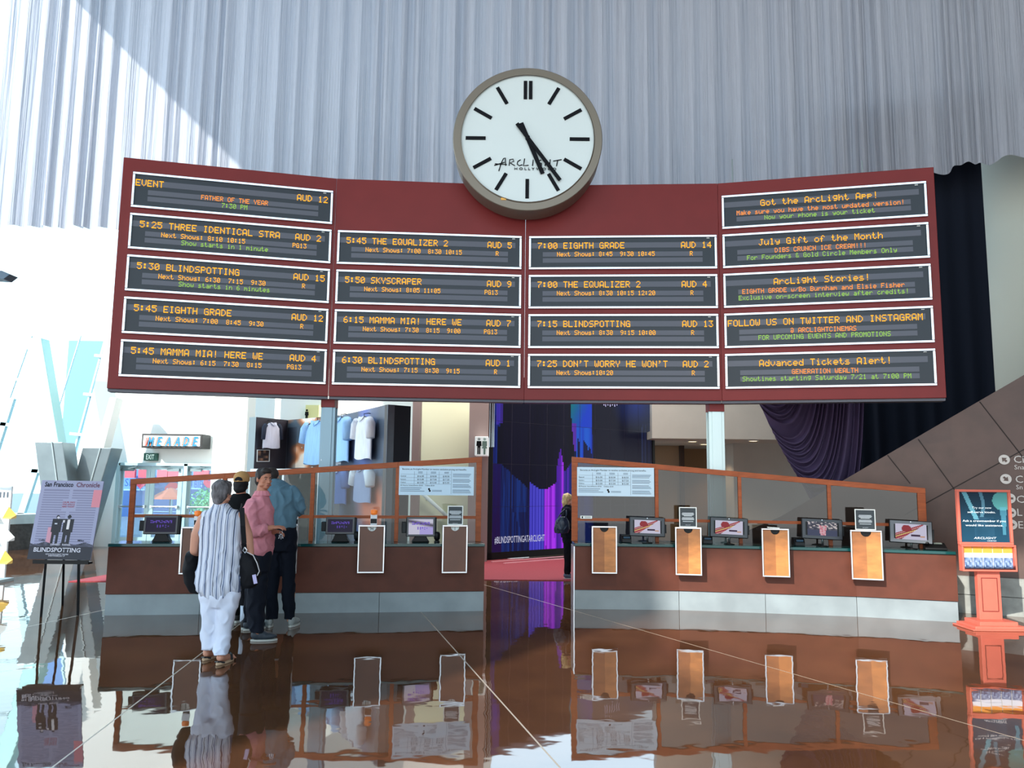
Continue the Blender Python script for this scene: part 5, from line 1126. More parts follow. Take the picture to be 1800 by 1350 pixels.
# small floodlight reaching in at the left edge
p = P(8, 484, 9.0); r = thing('floodlight', 'small grey lamp head reaching in at the left edge, high up', 'lamp', (p.x - .9, p.y, p.z - .04))
mb = MB(); mb.prism([p + V(-.2, -.06, .05), p + V(.0, -.06, .04), p + V(.1, -.06, 0), p + V(.03, -.06, -.06), p + V(-.2, -.06, -.05)], (0, .16, 0)); mb.build('head', mat('lamp_slate', (92, 112, 130), .4, .3), r, bevel=.006)
mb = MB(); mb.tube([p + V(-.18, .02, 0), p + V(-6.57, .3, .3)], .03, 8); mb.build('arm', STEEL, r)
# lobby spot over the right counter
L = bpy.data.lights.new('ceiling_spot', 'SPOT'); L.energy = 1500; L.color = (1, .78, .56); L.spot_size = radians(44); L.spot_blend = .8; L.shadow_soft_size = .12
o = bpy.data.objects.new('ceiling_spot', L); COL.objects.link(o); o.location = (.8, 2.5, 9.5); o.rotation_euler = (V(3.6, 10.0, .3) - o.location).to_track_quat('-Z', 'Y').to_euler()
# ================================================================== PEOPLE
def ell(bm, c, rad, M=None, n=3):
    T = Matrix.Translation(Vector(c)) @ ((M.to_4x4() if M else Matrix.Identity(4)) @ Matrix.Diagonal((rad[0], rad[1], rad[2], 1)))
    bmesh.ops.create_icosphere(bm, subdivisions=n, radius=1, matrix=T)
def cap(bm, pts, rs, sq=1.0):
    """tapering limb through pts"""
    pts = [Vector(p) for p in pts]; mb = MB(); path = []; rr = []
    for i in range(len(pts) - 1):
        for k in range(4): t = k / 4; path.append(pts[i].lerp(pts[i + 1], t)); rr.append(rs[i] * (1 - t) + rs[i + 1] * t)
    path.append(pts[-1]); rr.append(rs[-1]); mb.tube(path, rr, 14)
    off = len(bm.verts); vs = [bm.verts.new(v) for v in mb.v]
    for f in mb.f:
        try: bm.faces.new([vs[i] for i in f])
        except ValueError: pass
    for p, r_ in zip(pts, rs): ell(bm, p, (r_ * .98,) * 3, n=2)
def loft(bm, rings, n=28):
    """closed elliptical loft: (centre, rx, ry, turn)"""
    vs = []
    for r_ in rings:
        c = Vector(r_[0]); th = r_[3] if len(r_) > 3 else 0
        vs.append([bm.verts.new(c + V(r_[1] * cos(a) * cos(th) - r_[2] * sin(a) * sin(th), r_[1] * cos(a) * sin(th) + r_[2] * sin(a) * cos(th), 0)) for a in [2 * pi * k / n for k in range(n)]])
    for i in range(len(vs) - 1):
        for k in range(n): bm.faces.new([vs[i][k], vs[i][(k + 1) % n], vs[i + 1][(k + 1) % n], vs[i + 1][k]])
    bm.faces.new(vs[0][::-1]); bm.faces.new(vs[-1])
def fuse(name, fn, m, parent, voxel=.009, smooth=4, wrinkle=0.0, seed=1.0, hold=None):
    bm = bmesh.new(); fn(bm); bmesh.ops.recalc_face_normals(bm, faces=bm.faces); me = bpy.data.meshes.new(name); bm.to_mesh(me); bm.free()
    o = bpy.data.objects.new('tmp', me); COL.objects.link(o)
    r = o.modifiers.new('r', 'REMESH'); r.mode = 'VOXEL'; r.voxel_size = voxel; r.use_smooth_shade = True
    s_ = o.modifiers.new('s', 'SMOOTH'); s_.iterations = smooth; s_.factor = .5
    dg = bpy.context.evaluated_depsgraph_get(); m2 = bpy.data.meshes.new_from_object(o.evaluated_get(dg)); bpy.data.objects.remove(o)
    if wrinkle:
        nn = [v.normal.copy() for v in m2.vertices]
        for v, nv in zip(m2.vertices, nn):
            p = v.co.copy(); k = .75 * (1 - 2 * abs(vnoise(p.x * 11 + p.z * 6 + seed, p.z * 8 - p.x * 13 + p.y * 4) - .5)) ** 2 - .2 + .25 * (vnoise(p.x * 26 + seed, p.z * 16 + p.y * 12) - .5)
            v.co = p + nv * (k * wrinkle)
    m2.name = name; m2.materials.clear()
    return link(name, m2, m, parent, smooth=True)
def basis(f, up=(0, 0, 1)):
    f = Vector(f).normalized(); z = Vector(up); z = (z - f * z.dot(f)).normalized(); x = f.cross(z); return Matrix((x, f, z)).transposed()   # X right hand side, Y facing, Z up
def hand(bm, w_, d, pn, curl=.5, side=1, s=1.0):
    """palm with five separate fingers: wrist, pointing direction, palm normal; side gives the thumb's side"""
    d = Vector(d).normalized(); pn = Vector(pn); pn = (pn - d * pn.dot(d)).normalized(); sx = d.cross(pn) * side; w_ = Vector(w_)
    M = Matrix((sx, d, pn)).transposed(); ell(bm, w_ + d * .045 * s, (.040 * s, .052 * s, .017 * s), M)
    for k, (o_, L_) in enumerate(((-.031, .058), (-.011, .073), (.010, .078), (.030, .072))):
        a_ = w_ + d * (.078 - .006 * abs(k - 1.5)) * s + sx * o_ * s; pts = [a_]; ang = curl * .35
        for q_, f_ in enumerate((.45, .32, .23)):
            dd = d * cos(ang) + pn * sin(ang) + sx * o_ * 1.6; pts.append(pts[-1] + dd.normalized() * L_ * f_ * s); ang += curl * (.9 + .08 * k)
        cap(bm, pts, [.0092 * s, .0086 * s, .0078 * s, .0068 * s])
    t0 = w_ + d * .022 * s + sx * .030 * s; t1 = t0 + (d * .55 + sx * .75 + pn * .2).normalized() * .034 * s; t2 = t1 + (d * .85 + sx * .3 + pn * .35 * curl).normalized() * .030 * s; t3 = t2 + (d + pn * .5 * curl).normalized() * .022 * s
    cap(bm, [t0, t1, t2, t3], [.013 * s, .0115 * s, .0095 * s, .008 * s])
def head(bm, c, f, s=1.0, face=True):
    """skull, jaw, nose, lips, brow and ears about c, looking along f"""
    M = basis(f); c = Vector(c); q = lambda x, y, z: c + M @ (V(x, y, z) * s)
    ell(bm, q(0, -.012, .028), (.074 * s, .092 * s, .082 * s), M); ell(bm, q(0, .012, -.03), (.062 * s, .072 * s, .078 * s), M)
    ell(bm, q(0, .048, -.082), (.036 * s, .034 * s, .026 * s), M); ell(bm, q(0, .066, .018), (.05 * s, .02 * s, .012 * s), M)
    for sx in (-1, 1):
        ell(bm, q(sx * .038, .058, -.022), (.022 * s, .02 * s, .018 * s), M); ell(bm, q(sx * .045, .03, -.062), (.022 * s, .034 * s, .02 * s), M)
        ell(bm, q(sx * .077, -.008, -.008), (.009 * s, .019 * s, .031 * s), M)
    if face:
        cap(bm, [q(0, .082, .008), q(0, .098, -.018), q(0, .106, -.032)], [.009 * s, .011 * s, .014 * s]); ell(bm, q(0, .09, -.036), (.019 * s, .012 * s, .009 * s), M)
        ell(bm, q(0, .079, -.060), (.024 * s, .009 * s, .005 * s), M); ell(bm, q(0, .077, -.070), (.021 * s, .010 * s, .006 * s), M)
SKIN = mat('skin_light', (196, 140, 116), .55, spec=.3); SKIN2 = mat('skin_tan', (176, 118, 94), .55, spec=.3)
def face_parts(c, f, s, parent, brow):
    M = basis(f); q = lambda x, y, z: Vector(c) + M @ (V(x, y, z) * s)
    for sx in (-1, 1):
        bm_ = lambda bm, sx=sx: ell(bm, q(sx * .030, .0745, .001), (.011 * s, .008 * s, .0058 * s), M)
        e_ = fuse('eye', bm_, mat('eye_white', (168, 156, 150), .4), parent, .003, 1)
        fuse('iris', lambda bm, sx=sx: ell(bm, q(sx * .032, .081, .001), (.0055 * s, .005 * s, .0055 * s), M), mat('iris_brown', (40, 26, 20), .3), e_, .002, 1)
        fuse('eyebrow', lambda bm, sx=sx: cap(bm, [q(sx * .014, .084, .019), q(sx * .032, .083, .024), q(sx * .048, .072, .019)], [.004 * s, .0045 * s, .003 * s]), brow, parent, .004, 1)
    fuse('lips', lambda bm: (ell(bm, q(0, .083, -.062), (.021 * s, .007 * s, .0035 * s), M), ell(bm, q(0, .081, -.070), (.018 * s, .008 * s, .0045 * s), M)), mat('lip', (158, 92, 84), .5), parent, .003, 1)
def shoe(bm, heel, d, L_=.27, w_=.095, h_=.085):
    d = Vector(d).normalized(); sx = V(d.y, -d.x, 0); c = Vector(heel); M = Matrix((sx, d, V(0, 0, 1))).transposed()
    ell(bm, c + d * .05 + V(0, 0, .055), (w_ * .42, .06, h_ * .62), M); ell(bm, c + d * L_ * .62 + V(0, 0, .038), (w_ * .5, L_ * .36, .036), M); ell(bm, c + d * L_ * .36 + V(0, 0, .05), (w_ * .43, L_ * .3, .05), M)
def sole(mb, heel, d, L_=.28, w_=.1, z0=.002, t=.018):
    d = Vector(d).normalized(); sx = V(d.y, -d.x, 0); c = Vector(heel); pts = []
    for k in range(20):
        a = 2 * pi * k / 20; ww = w_ / 2 * (1 + .12 * cos(a)); pts.append(c + d * (L_ * .5 + L_ * .5 * cos(a) - .01) + sx * ww * sin(a) * (1 if abs(cos(a)) < .8 else .9) + V(0, 0, z0))
    mb.prism(pts, (0, 0, t))

# ---------------------------------------- woman in the striped blouse
fl, fr = F(363, 1160), F(387, 1168); D = (fl.y + fr.y) / 2
Q = lambda x, y, dy=0.0: P(x, y, D + dy)
u_ = D / FPX
wm = thing('person', 'person seen from behind in a sleeveless striped blouse and white trousers with a black bag', 'person', ((fl.x + fr.x) / 2, D, 0), 0, 'people queuing')
hc = Q(391, 866, .02)
def body(bm):
    head(bm, hc, (.45, .9, -.06), .98); cap(bm, [hc + V(-.01, -.02, -.07), Q(390, 905)], [.052, .06])
    loft(bm, [(Q(390, 900), .06, .05), (Q(390, 912), .17, .09), (Q(388, 960), .17, .10), (Q(386, 1015), .18, .11), (Q(386, 1040), .14, .10)])
    cap(bm, [Q(357, 912), Q(345, 940, -.01), Q(341, 968, .0)], [.052, .05, .040]); cap(bm, [Q(341, 968), Q(350, 975, .14), Q(360, 972, .23)], [.040, .036, .026])
    hand(bm, Q(360, 972, .23), (.8, .6, .0), (0, .6, -1), .5, -1)
    cap(bm, [Q(424, 908), Q(436, 940, .02), Q(440, 972, .02)], [.05, .045, .038]); cap(bm, [Q(440, 972, .02), Q(436, 978, .14), Q(430, 968, .22)], [.038, .033, .026])
    hand(bm, Q(430, 968, .22), (-.5, .7, .3), (-.8, 0, 0), .8, 1)
    for (a_, x) in ((fl, 364), (fr, 388)):
        cap(bm, [V(a_.x, a_.y + .01, .11), V(a_.x, a_.y, .09)], [.034, .037]); cap(bm, [V(a_.x, a_.y - .01, .065), V(a_.x + .02, a_.y + .10, .045), V(a_.x + .045, a_.y + .19, .032)], [.036, .034, .026])
        for k in range(5): cap(bm, [V(a_.x + .02 + k * .012, a_.y + .17, .03), V(a_.x + .02 + k * .016, a_.y + .225 - .012 * k, .026)], [.010, .009])
B_ = fuse('body', body, SKIN, wm, .008, 3)
def hairf(bm):
    M = basis((.35, .9, -.05)); q = lambda x, y, z: hc + M @ V(x, y, z)
    ell(bm, q(0, -.012, .038), (.088, .103, .088), M); ell(bm, q(0, -.04, -.01), (.083, .074, .085), M); ell(bm, q(-.03, -.02, -.03), (.058, .06, .08), M); ell(bm, q(0, .05, .075), (.06, .05, .04), M); ell(bm, q(.0, -.05, -.06), (.055, .045, .06), M)
HG = mat('grey_streaked_hair', (92, 88, 90), .75, noise=.9, nscale=26, bump=.6, stretch=(1, 1, .35))
fuse('hair', hairf, HG, wm, .008, 2, .014, 3)
mb = MB(); p = hc + V(.085, -.02, -.045); mb.lathe(p, [(.0, .006), (.006, 0), (0, -.006)], 8); mb.build('earring', CHROME, wm)
def stripes():
    m = bpy.data.materials.new('striped_linen'); m.use_nodes = True; t = m.node_tree; b = t.nodes['Principled BSDF']; b.inputs['Roughness'].default_value = .85; b.inputs['Specular IOR Level'].default_value = .2; L = t.links.new
    g = t.nodes.new('ShaderNodeTexCoord'); s = t.nodes.new('ShaderNodeSeparateXYZ'); L(g.outputs['Object'], s.inputs[0])
    n = t.nodes.new('ShaderNodeTexNoise'); n.inputs['Scale'].default_value = 5; L(g.outputs['Object'], n.inputs['Vector'])
    wv = t.nodes.new('ShaderNodeMath'); wv.operation = 'MULTIPLY_ADD'; wv.inputs[1].default_value = .012; L(n.outputs['Fac'], wv.inputs[0]); L(s.outputs[0], wv.inputs[2])
    cols = []
    for per, wd, ph_ in ((.058, .010, 0), (.073, .006, .022), (.029, .004, .012)):
        a = t.nodes.new('ShaderNodeMath'); a.operation = 'ADD'; a.inputs[1].default_value = ph_ + 5; L(wv.outputs[0], a.inputs[0])
        q = t.nodes.new('ShaderNodeMath'); q.operation = 'MODULO'; q.inputs[1].default_value = per; L(a.outputs[0], q.inputs[0])
        l = t.nodes.new('ShaderNodeMath'); l.operation = 'LESS_THAN'; l.inputs[1].default_value = wd; L(q.outputs[0], l.inputs[0]); cols.append(l)
    prev = None
    for l, c in zip(cols, ((104, 116, 146), (66, 70, 84), (150, 156, 176))):
        mx = t.nodes.new('ShaderNodeMix'); mx.data_type = 'RGBA'; L(l.outputs[0], mx.inputs['Factor']); mx.inputs['B'].default_value = lin(c) + (1,)
        if prev is None: mx.inputs['A'].default_value = lin((206, 208, 220)) + (1,)
        else: L(prev, mx.inputs['A'])
        prev = mx.outputs['Result']
    L(prev, b.inputs['Base Color']); return m
def blouse(bm):
    r = lambda x0, x1, y, d_, dy=0.0: (Q((x0 + x1) / 2, y, dy), (x1 - x0) / 2 * u_, d_)
    loft(bm, [r(379, 400, 885, .055), r(372, 408, 893, .075), r(357, 424, 902, .10), r(351, 430, 914, .115), r(351, 427, 935, .125), r(352, 423, 960, .125), r(349, 422, 990, .135), r(345, 424, 1018, .15), r(347, 422, 1036, .15), r(356, 414, 1047, .14), r(370, 402, 1054, .12)])
fuse('blouse', blouse, stripes(), wm, .011, 4, .024, 2)
def slacks(bm):
    r = lambda x0, x1, y, d_, dy=0.0: (Q((x0 + x1) / 2, y, dy), (x1 - x0) / 2 * u_, d_)
    loft(bm, [r(352, 420, 1020, .13), r(352, 420, 1050, .13), r(356, 416, 1066, .10)])
    loft(bm, [r(355, 387, 1055, .095), r(355, 384, 1085, .085), r(354, 380, 1115, .075), r(355, 377, 1140, .07), (V(fl.x, fl.y, .10), .06, .075)])
    loft(bm, [r(384, 419, 1055, .095), r(380, 411, 1085, .085), r(377, 405, 1115, .078), r(376, 402, 1140, .08, -.04), (V(fr.x + .0, fr.y - .005, .095), .062, .082)])
fuse('trousers', slacks, mat('white_cotton', (212, 216, 232), .85, spec=.2), wm, .011, 3, .018, 7)
for a_ in (fl, fr):
    mb = MB(); sole(mb, V(a_.x - .012, a_.y - .05, 0), (.2, 1, 0), .29, .095, .001, .022); sn = mb.build('sandal', mat('tan_sole', (190, 160, 130), .7), wm, bevel=.004)
    mb = MB(); h0 = V(a_.x - .012, a_.y - .05, .02); dd = V(.2, 1, 0).normalized(); sx = V(dd.y, -dd.x, 0)
    for s_ in (-1, 1): mb.tube([h0 + dd * .17 + sx * s_ * .052, h0 + dd * .18 + sx * s_ * .04 + V(0, 0, .045), h0 + dd * .22 + V(0, 0, .05)], .011, 8)
    mb.tube([h0 + dd * .05 + sx * -.05, h0 + dd * .02 + V(0, 0, .01), h0 + dd * .05 + sx * .05], .008, 6); mb.build('strap', BLACK, sn)
# bag on her right, jacket over her left arm
bg_ = thing('shoulder_bag', 'black shoulder bag with a silver ring hanging at the right hip of the striped blouse', 'bag', tuple(Q(438, 1030)))
BF = mat('black_nylon', (12, 13, 18), .7, spec=.2)
fuse('bag_body', lambda bm: loft(bm, [(Q(432, 970, .02), .03, .05), (Q(438, 984, .02), .085, .075), (Q(440, 1008, .02), .10, .09), (Q(438, 1028, .02), .08, .08), (Q(436, 1034, .02), .05, .06)]), BF, bg_, .009, 3, .01)
mb = MB(); st = [Q(424, 889, -.02), Q(425, 893, -.13), Q(427, 925, -.16), Q(429, 955, -.13), Q(430, 972, -.02)]
for i in range(len(st) - 1): mb.beam(st[i], st[i + 1], .046, .008, up=(0, 1, .1))
mb.build('strap', BF, bg_)
mb = MB(); mb.tube([Q(430, 962, -.14), Q(427, 968, -.13), Q(431, 972, -.12), Q(434, 967, -.13), Q(430, 962, -.14)], .006, 6); mb.build('ring', CHROME, bg_)
mb = MB(); mb.tube([Q(433, 970, -.12), Q(445, 976, -.1), Q(452, 990, -.1), Q(456, 1004, -.1), Q(452, 1012, -.1)], .005, 6); mb.build('cord', mat('pale_cord', (190, 188, 190), .5), bg_)
mb = MB(); c0 = Q(448, 1018, -.11); mb.box(c0, (.034, .01, .085), Matrix.Rotation(-.25, 3, 'Y')); mb.build('luggage_tag', mat('lilac_tag', (176, 168, 206), .5), bg_)
jk = thing('folded_jacket', 'black jacket draped over the left forearm of the person in the striped blouse', 'jacket', tuple(Q(336, 1045, .05)))
fuse('cloth', lambda bm: loft(bm, [(Q(345, 966, .14), .05, .08), (Q(339, 978, .1), .075, .09), (Q(335, 1000, .08), .075, .075), (Q(336, 1025, .08), .07, .06), (Q(341, 1043, .08), .04, .04)]), BF, jk, .009, 3, .02, 5)

# ---------------------------------------- man in the pink shirt, turned to the right
f1, f2 = F(452, 1127), F(437, 1108); D = f1.y; u_ = D / FPX
pk = thing('person', 'person in a pink long-sleeved shirt and dark trousers looking to the right, holding keys', 'person', (f1.x, D, 0), 0, 'people queuing')
hc2 = Q(464.5, 842, .0)
def body(bm):
    head(bm, hc2, (.74, -.66, -.04), 1.0); cap(bm, [hc2 + V(-.02, .02, -.07), Q(458, 884)], [.056, .066])
    loft(bm, [(Q(455, 882), .07, .07), (Q(453, 896), .11, .16), (Q(455, 960), .11, .15), (Q(456, 1000), .10, .13)])
    cap(bm, [Q(448, 934, -.17), Q(466, 930, -.2), Q(480, 927, -.2)], [.042, .038, .027]); hand(bm, Q(480, 927, -.2), (1, -.05, .06), (.1, .25, -1), .55, 1, 1.0)
    cap(bm, [Q(462, 940, .17), Q(474, 938, .05), Q(484, 934, -.06)], [.042, .036, .027]); hand(bm, Q(484, 934, -.06), (.9, -.35, -.1), (.1, -.5, -.9), .7, -1, 1.0)
    for a_ in (f1, f2): cap(bm, [V(a_.x, a_.y, .4), V(a_.x, a_.y, .08)], [.05, .04])
fuse('body', body, SKIN2, pk, .007, 3)
BRH = mat('dark_brown_hair', (36, 28, 26), .7, noise=.5, nscale=40, bump=.5, stretch=(1, 1, .5))
face_parts(hc2, (.74, -.66, -.04), 1.0, pk, BRH)
def hairf(bm):
    M = basis((.74, -.66, -.04)); q = lambda x, y, z: hc2 + M @ V(x, y, z)
    ell(bm, q(0, -.025, .048), (.083, .092, .078), M); ell(bm, q(0, -.058, -.005), (.075, .052, .08), M); ell(bm, q(0, .035, .09), (.062, .052, .034), M); ell(bm, q(0, -.06, -.05), (.06, .035, .045), M)
    for sx in (-1, 1): ell(bm, q(sx * .07, .0, .03), (.014, .028, .035), M)
fuse('hair', hairf, BRH, pk, .007, 2, .010, 5)
PINK = mat('pink_cotton', (202, 130, 140), .85, spec=.2, noise=.10, nscale=14, bump=.5); th = -.35
def shirt(bm):
    r = lambda x0, x1, y, d_, dy=0.0: (Q((x0 + x1) / 2, y, dy), (x1 - x0) / 2 * u_, d_, th * .3)
    loft(bm, [r(449, 469, 866, .062), r(445, 472, 873, .088), r(434, 475, 884, .16), r(428, 478, 896, .20), r(430, 480, 920, .19), r(436, 480, 945, .17), r(438, 478, 962, .165), r(441, 475, 972, .16), r(450, 474, 981, .10)])
    cap(bm, [Q(443, 893, -.15), Q(442, 912, -.19), Q(448, 936, -.20)], [.075, .068, .06]); cap(bm, [Q(448, 936, -.20), Q(458, 933, -.21), Q(465, 930, -.205)], [.06, .056, .054])
    cap(bm, [Q(458, 893, .15), Q(462, 915, .19), Q(465, 940, .17)], [.072, .064, .054]); cap(bm, [Q(465, 940, .17), Q(473, 939, .06)], [.054, .046])
sh_ = fuse('shirt', shirt, PINK, pk, .010, 3, .026, 4)
mb = MB(); cq = Q(459.5, 868, .0)
for a0 in range(10):
    a1, a2 = -2.4 + a0 * .42, -2.4 + (a0 + 1) * .42
    mb.add([cq + V(.068 * cos(a1), .066 * sin(a1), .03), cq + V(.068 * cos(a2), .066 * sin(a2), .03), cq + V(.096 * cos(a2), .092 * sin(a2), -.022), cq + V(.096 * cos(a1), .092 * sin(a1), -.022)], [(0, 1, 2, 3)])
co = mb.build('collar', PINK, pk); sm = co.modifiers.new('thick', 'SOLIDIFY'); sm.thickness = .008
mb = MB(); c1 = Q(465.5, 930, -.205); mb.tube([c1 + V(-.02, 0, 0), c1 + V(.025, 0, .002)], [.059, .056], 18); mb.build('cuff', PINK, pk, smooth=True)
NAVY = mat('dark_navy_trousers', (16, 22, 34), .8, spec=.2)
def pants(bm):
    r = lambda x0, x1, y, d_, dy=0.0: (Q((x0 + x1) / 2, y, dy), (x1 - x0) / 2 * u_, d_)
    loft(bm, [r(438, 476, 955, .14), r(436, 476, 985, .15), r(434, 474, 1005, .14)])
    loft(bm, [r(436, 472, 1000, .10), r(434, 468, 1030, .10), r(434, 465, 1060, .09), r(437, 464, 1095, .085), (V(f1.x, f1.y, .09), .075, .08)])
    loft(bm, [r(434, 466, 1000, .10, .12), r(430, 458, 1040, .09, .2), (V(f2.x, f2.y, .1), .06, .07)])
fuse('trousers', pants, NAVY, pk, .012, 3, .024, 3)
for a_, dd in ((f1, V(1, .25, 0)), (f2, V(.75, .7, 0))):
    h0 = V(a_.x, a_.y, 0) - dd.normalized() * .06; sn = fuse('shoe', lambda bm, h0=h0, dd=dd: shoe(bm, h0 + V(0, 0, .012), dd), mat('dark_slate_shoe', (38, 48, 58), .6), pk, .008, 2)
    mb = MB(); sole(mb, h0, dd); mb.build('sole', mat('off_white_rubber', (176, 178, 172), .7), sn)
k_ = thing('key_ring', 'silver key ring with keys dangling from the hand of the person in the pink shirt', 'keys', tuple(Q(493, 948, -.15)))
mb = MB(); rg = Q(494, 936, -.15); mb.tube([rg + V(.016 * cos(a * pi / 6), 0, .016 * sin(a * pi / 6)) for a in range(13)], .0025, 6); mb.build('ring', CHROME, k_)
for an in (-.5, .1, .6): mb = MB(); q1 = rg + V(.045 * sin(an), -.004, -.016 - .055 * cos(an)); mb.beam(rg + V(0, 0, -.014), q1, .010, .003, up=(0, 1, 0)); mb.lathe(rg + V(.02 * sin(an), -.004, -.016 - .02 * cos(an)), [(.012, -.002), (.012, .002)], 10, RX); mb.build('key', CHROME, k_)

# ---------------------------------------- person in the tan cap
g1, g2 = F(429, 1106), F(417, 1094); D = g1.y; u_ = D / FPX
cm = thing('person', 'person in a backward tan cap and black top, behind the striped blouse', 'person', (g1.x - .03, D, 0), 0, 'people queuing')
hc3 = Q(425, 848)
def body(bm):
    head(bm, hc3, (.15, 1, -.05), .98, True); cap(bm, [hc3 + V(0, -.02, -.07), Q(424, 885)], [.055, .065]); loft(bm, [(Q(423, 880), .08, .07), (Q(422, 900), .18, .11), (Q(422, 960), .15, .1)])
    for s_ in (-1, 1): cap(bm, [Q(422 + s_ * 30, 905), Q(422 + s_ * 34, 945, .02), Q(422 + s_ * 28, 965, .2)], [.05, .045, .03]); hand(bm, Q(422 + s_ * 28, 965, .2), (-s_ * .3, 1, .1), (0, -.2, -1), .5, -s_)
    for a_ in (g1, g2): cap(bm, [V(a_.x, a_.y, .35), V(a_.x, a_.y, .07)], [.048, .036])
fuse('body', body, SKIN2, cm, .009, 3)
fuse('hair', lambda bm: (ell(bm, hc3 + V(0, -.03, -.02), (.083, .08, .085)), ell(bm, hc3 + V(0, -.045, -.07), (.075, .06, .06))), mat('black_hair', (14, 13, 15), .7, spec=.3), cm, .009, 2, .01)
TAN = mat('tan_twill', (176, 134, 82), .85, noise=.06)
def capf(bm):
    ell(bm, hc3 + V(0, -.01, .055), (.092, .108, .08)); ell(bm, hc3 + V(0, -.01, .03), (.093, .109, .05))
ct = fuse('cap', capf, TAN, cm, .007, 2)
mb = MB(); cc3 = hc3 + V(0, -.105, .02); mb.prism([cc3 + V(.045 * cos(a * pi / 8), .0, .045 * sin(a * pi / 8)) for a in range(9)], (0, -.022, 0)); mb.build('cap_opening', INK, ct)
mb = MB(); mb.tube([hc3 + V(-.06, -.09, .018), hc3 + V(0, -.128, .016), hc3 + V(.06, -.09, .018)], .009, 8); mb.build('cap_strap', TAN, ct)
def top_(bm):
    r = lambda x0, x1, y, d_, dy=0.0: (Q((x0 + x1) / 2, y, dy), (x1 - x0) / 2 * u_, d_)
    loft(bm, [r(411, 437, 868, .07), r(400, 446, 880, .11), r(391, 453, 893, .13), r(390, 454, 925, .14), r(394, 450, 970, .14), r(393, 451, 1000, .14)])
    for s_ in (-1, 1): cap(bm, [Q(422 + s_ * 27, 898), Q(422 + s_ * 33, 930)], [.07, .062])
fuse('top', top_, mat('black_jersey', (12, 13, 16), .85, spec=.15), cm, .01, 3, .015, 8)
def pants(bm):
    r = lambda x0, x1, y, d_, dy=0.0: (Q((x0 + x1) / 2, y, dy), (x1 - x0) / 2 * u_, d_)
    loft(bm, [r(394, 450, 985, .13), r(396, 448, 1010, .13)]); loft(bm, [r(420, 448, 1005, .09), r(420, 442, 1040, .08), (V(g1.x, g1.y, .27), .065, .07)]); loft(bm, [r(397, 424, 1005, .09), r(406, 428, 1040, .08, .05), (V(g2.x, g2.y, .09), .06, .07)])
fuse('trousers', pants, mat('black_denim', (12, 14, 20), .85, spec=.15), cm, .01, 3, .012)
mb = MB(); mb.lathe(V(g1.x, g1.y, .09), [(.052, 0), (.050, .1), (.054, .19)], 18); mb.build('sock', mat('white_knit', (190, 204, 220), .9), cm, smooth=True)
for a_ in (g1, g2):
    dd = V(.15, 1, 0); h0 = V(a_.x, a_.y - .06, 0); sn = fuse('shoe', lambda bm, h0=h0, dd=dd: shoe(bm, h0 + V(0, 0, .012), dd, .28, .1, .11), mat('black_canvas', (16, 17, 20), .7), cm, .008, 2)
    mb = MB(); sole(mb, h0, dd, .29, .105, .002, .026); mb.build('sole', mat('off_white_rubber', (176, 178, 172), .7), sn)

# ---------------------------------------- man in the blue shirt leaning at the counter
b1, b2 = F(474, 1085), F(509, 1082); D = 9.62; b1 = V(b1.x * D / b1.y, D, 0); b2 = V(b2.x * D / b2.y, D + .02, 0); u_ = D / FPX
bmn = thing('person', 'person in a teal blue shirt and dark trousers leaning forward at the left counter', 'person', ((b1.x + b2.x) / 2, D, 0), 0, 'people queuing')
hc4 = Q(478, 838, .22)
def body(bm):
    head(bm, hc4, (-.1, 1, -.35), .96); cap(bm, [hc4 + V(0, -.03, -.06), Q(484, 856, .08)], [.054, .065]); loft(bm, [(Q(487, 855, .06), .07, .05), (Q(491, 872, .04), .15, .08), (Q(497, 925), .13, .10), (Q(498, 945), .13, .1)])
    cap(bm, [Q(531, 893, .05), Q(524, 903, .12), Q(515, 906, .22)], [.04, .036, .026]); hand(bm, Q(515, 906, .22), (-.5, .8, -.2), (-.2, 0, -1), .5, -1)
    cap(bm, [Q(462, 895, .1), Q(470, 908, .25)], [.04, .027]); hand(bm, Q(470, 908, .25), (.3, 1, -.1), (0, 0, -1), .4, 1)
    for a_ in (b1, b2): cap(bm, [V(a_.x, a_.y, .4), V(a_.x, a_.y, .08)], [.05, .038])
fuse('body', body, SKIN, bmn, .009, 3)
fuse('hair', lambda bm: (ell(bm, hc4 + V(0, -.02, .03), (.085, .095, .085)), ell(bm, hc4 + V(0, -.05, -.03), (.07, .055, .06))), BRH, bmn, .009, 2, .008)
TEAL = mat('teal_blue_cotton', (84, 114, 130), .85, spec=.2, noise=.12, nscale=9, bump=.5, stretch=(1.5, 1, .5))
def shirt(bm):
    r = lambda x0, x1, y, d_, dy=0.0: (Q((x0 + x1) / 2, y, dy), (x1 - x0) / 2 * u_, d_)
    loft(bm, [r(477, 495, 843, .065, .12), r(473, 506, 850, .10, .09), r(467, 517, 860, .14, .05), r(466, 521, 876, .16, .02), r(470, 521, 898, .155, .0), r(477, 520, 915, .15, 0), r(480, 519, 925, .145, 0), r(482, 517, 929, .13, 0)])
    cap(bm, [Q(513, 864, .05), Q(524, 880, .02), Q(531, 892, .04)], [.072, .066, .056]); cap(bm, [Q(531, 892, .04), Q(526, 900, .1)], [.056, .05])
    cap(bm, [Q(474, 866, .05), Q(464, 882, .05), Q(461, 895, .1)], [.07, .064, .054])
fuse('shirt', shirt, TEAL, bmn, .011, 3, .028, 6)
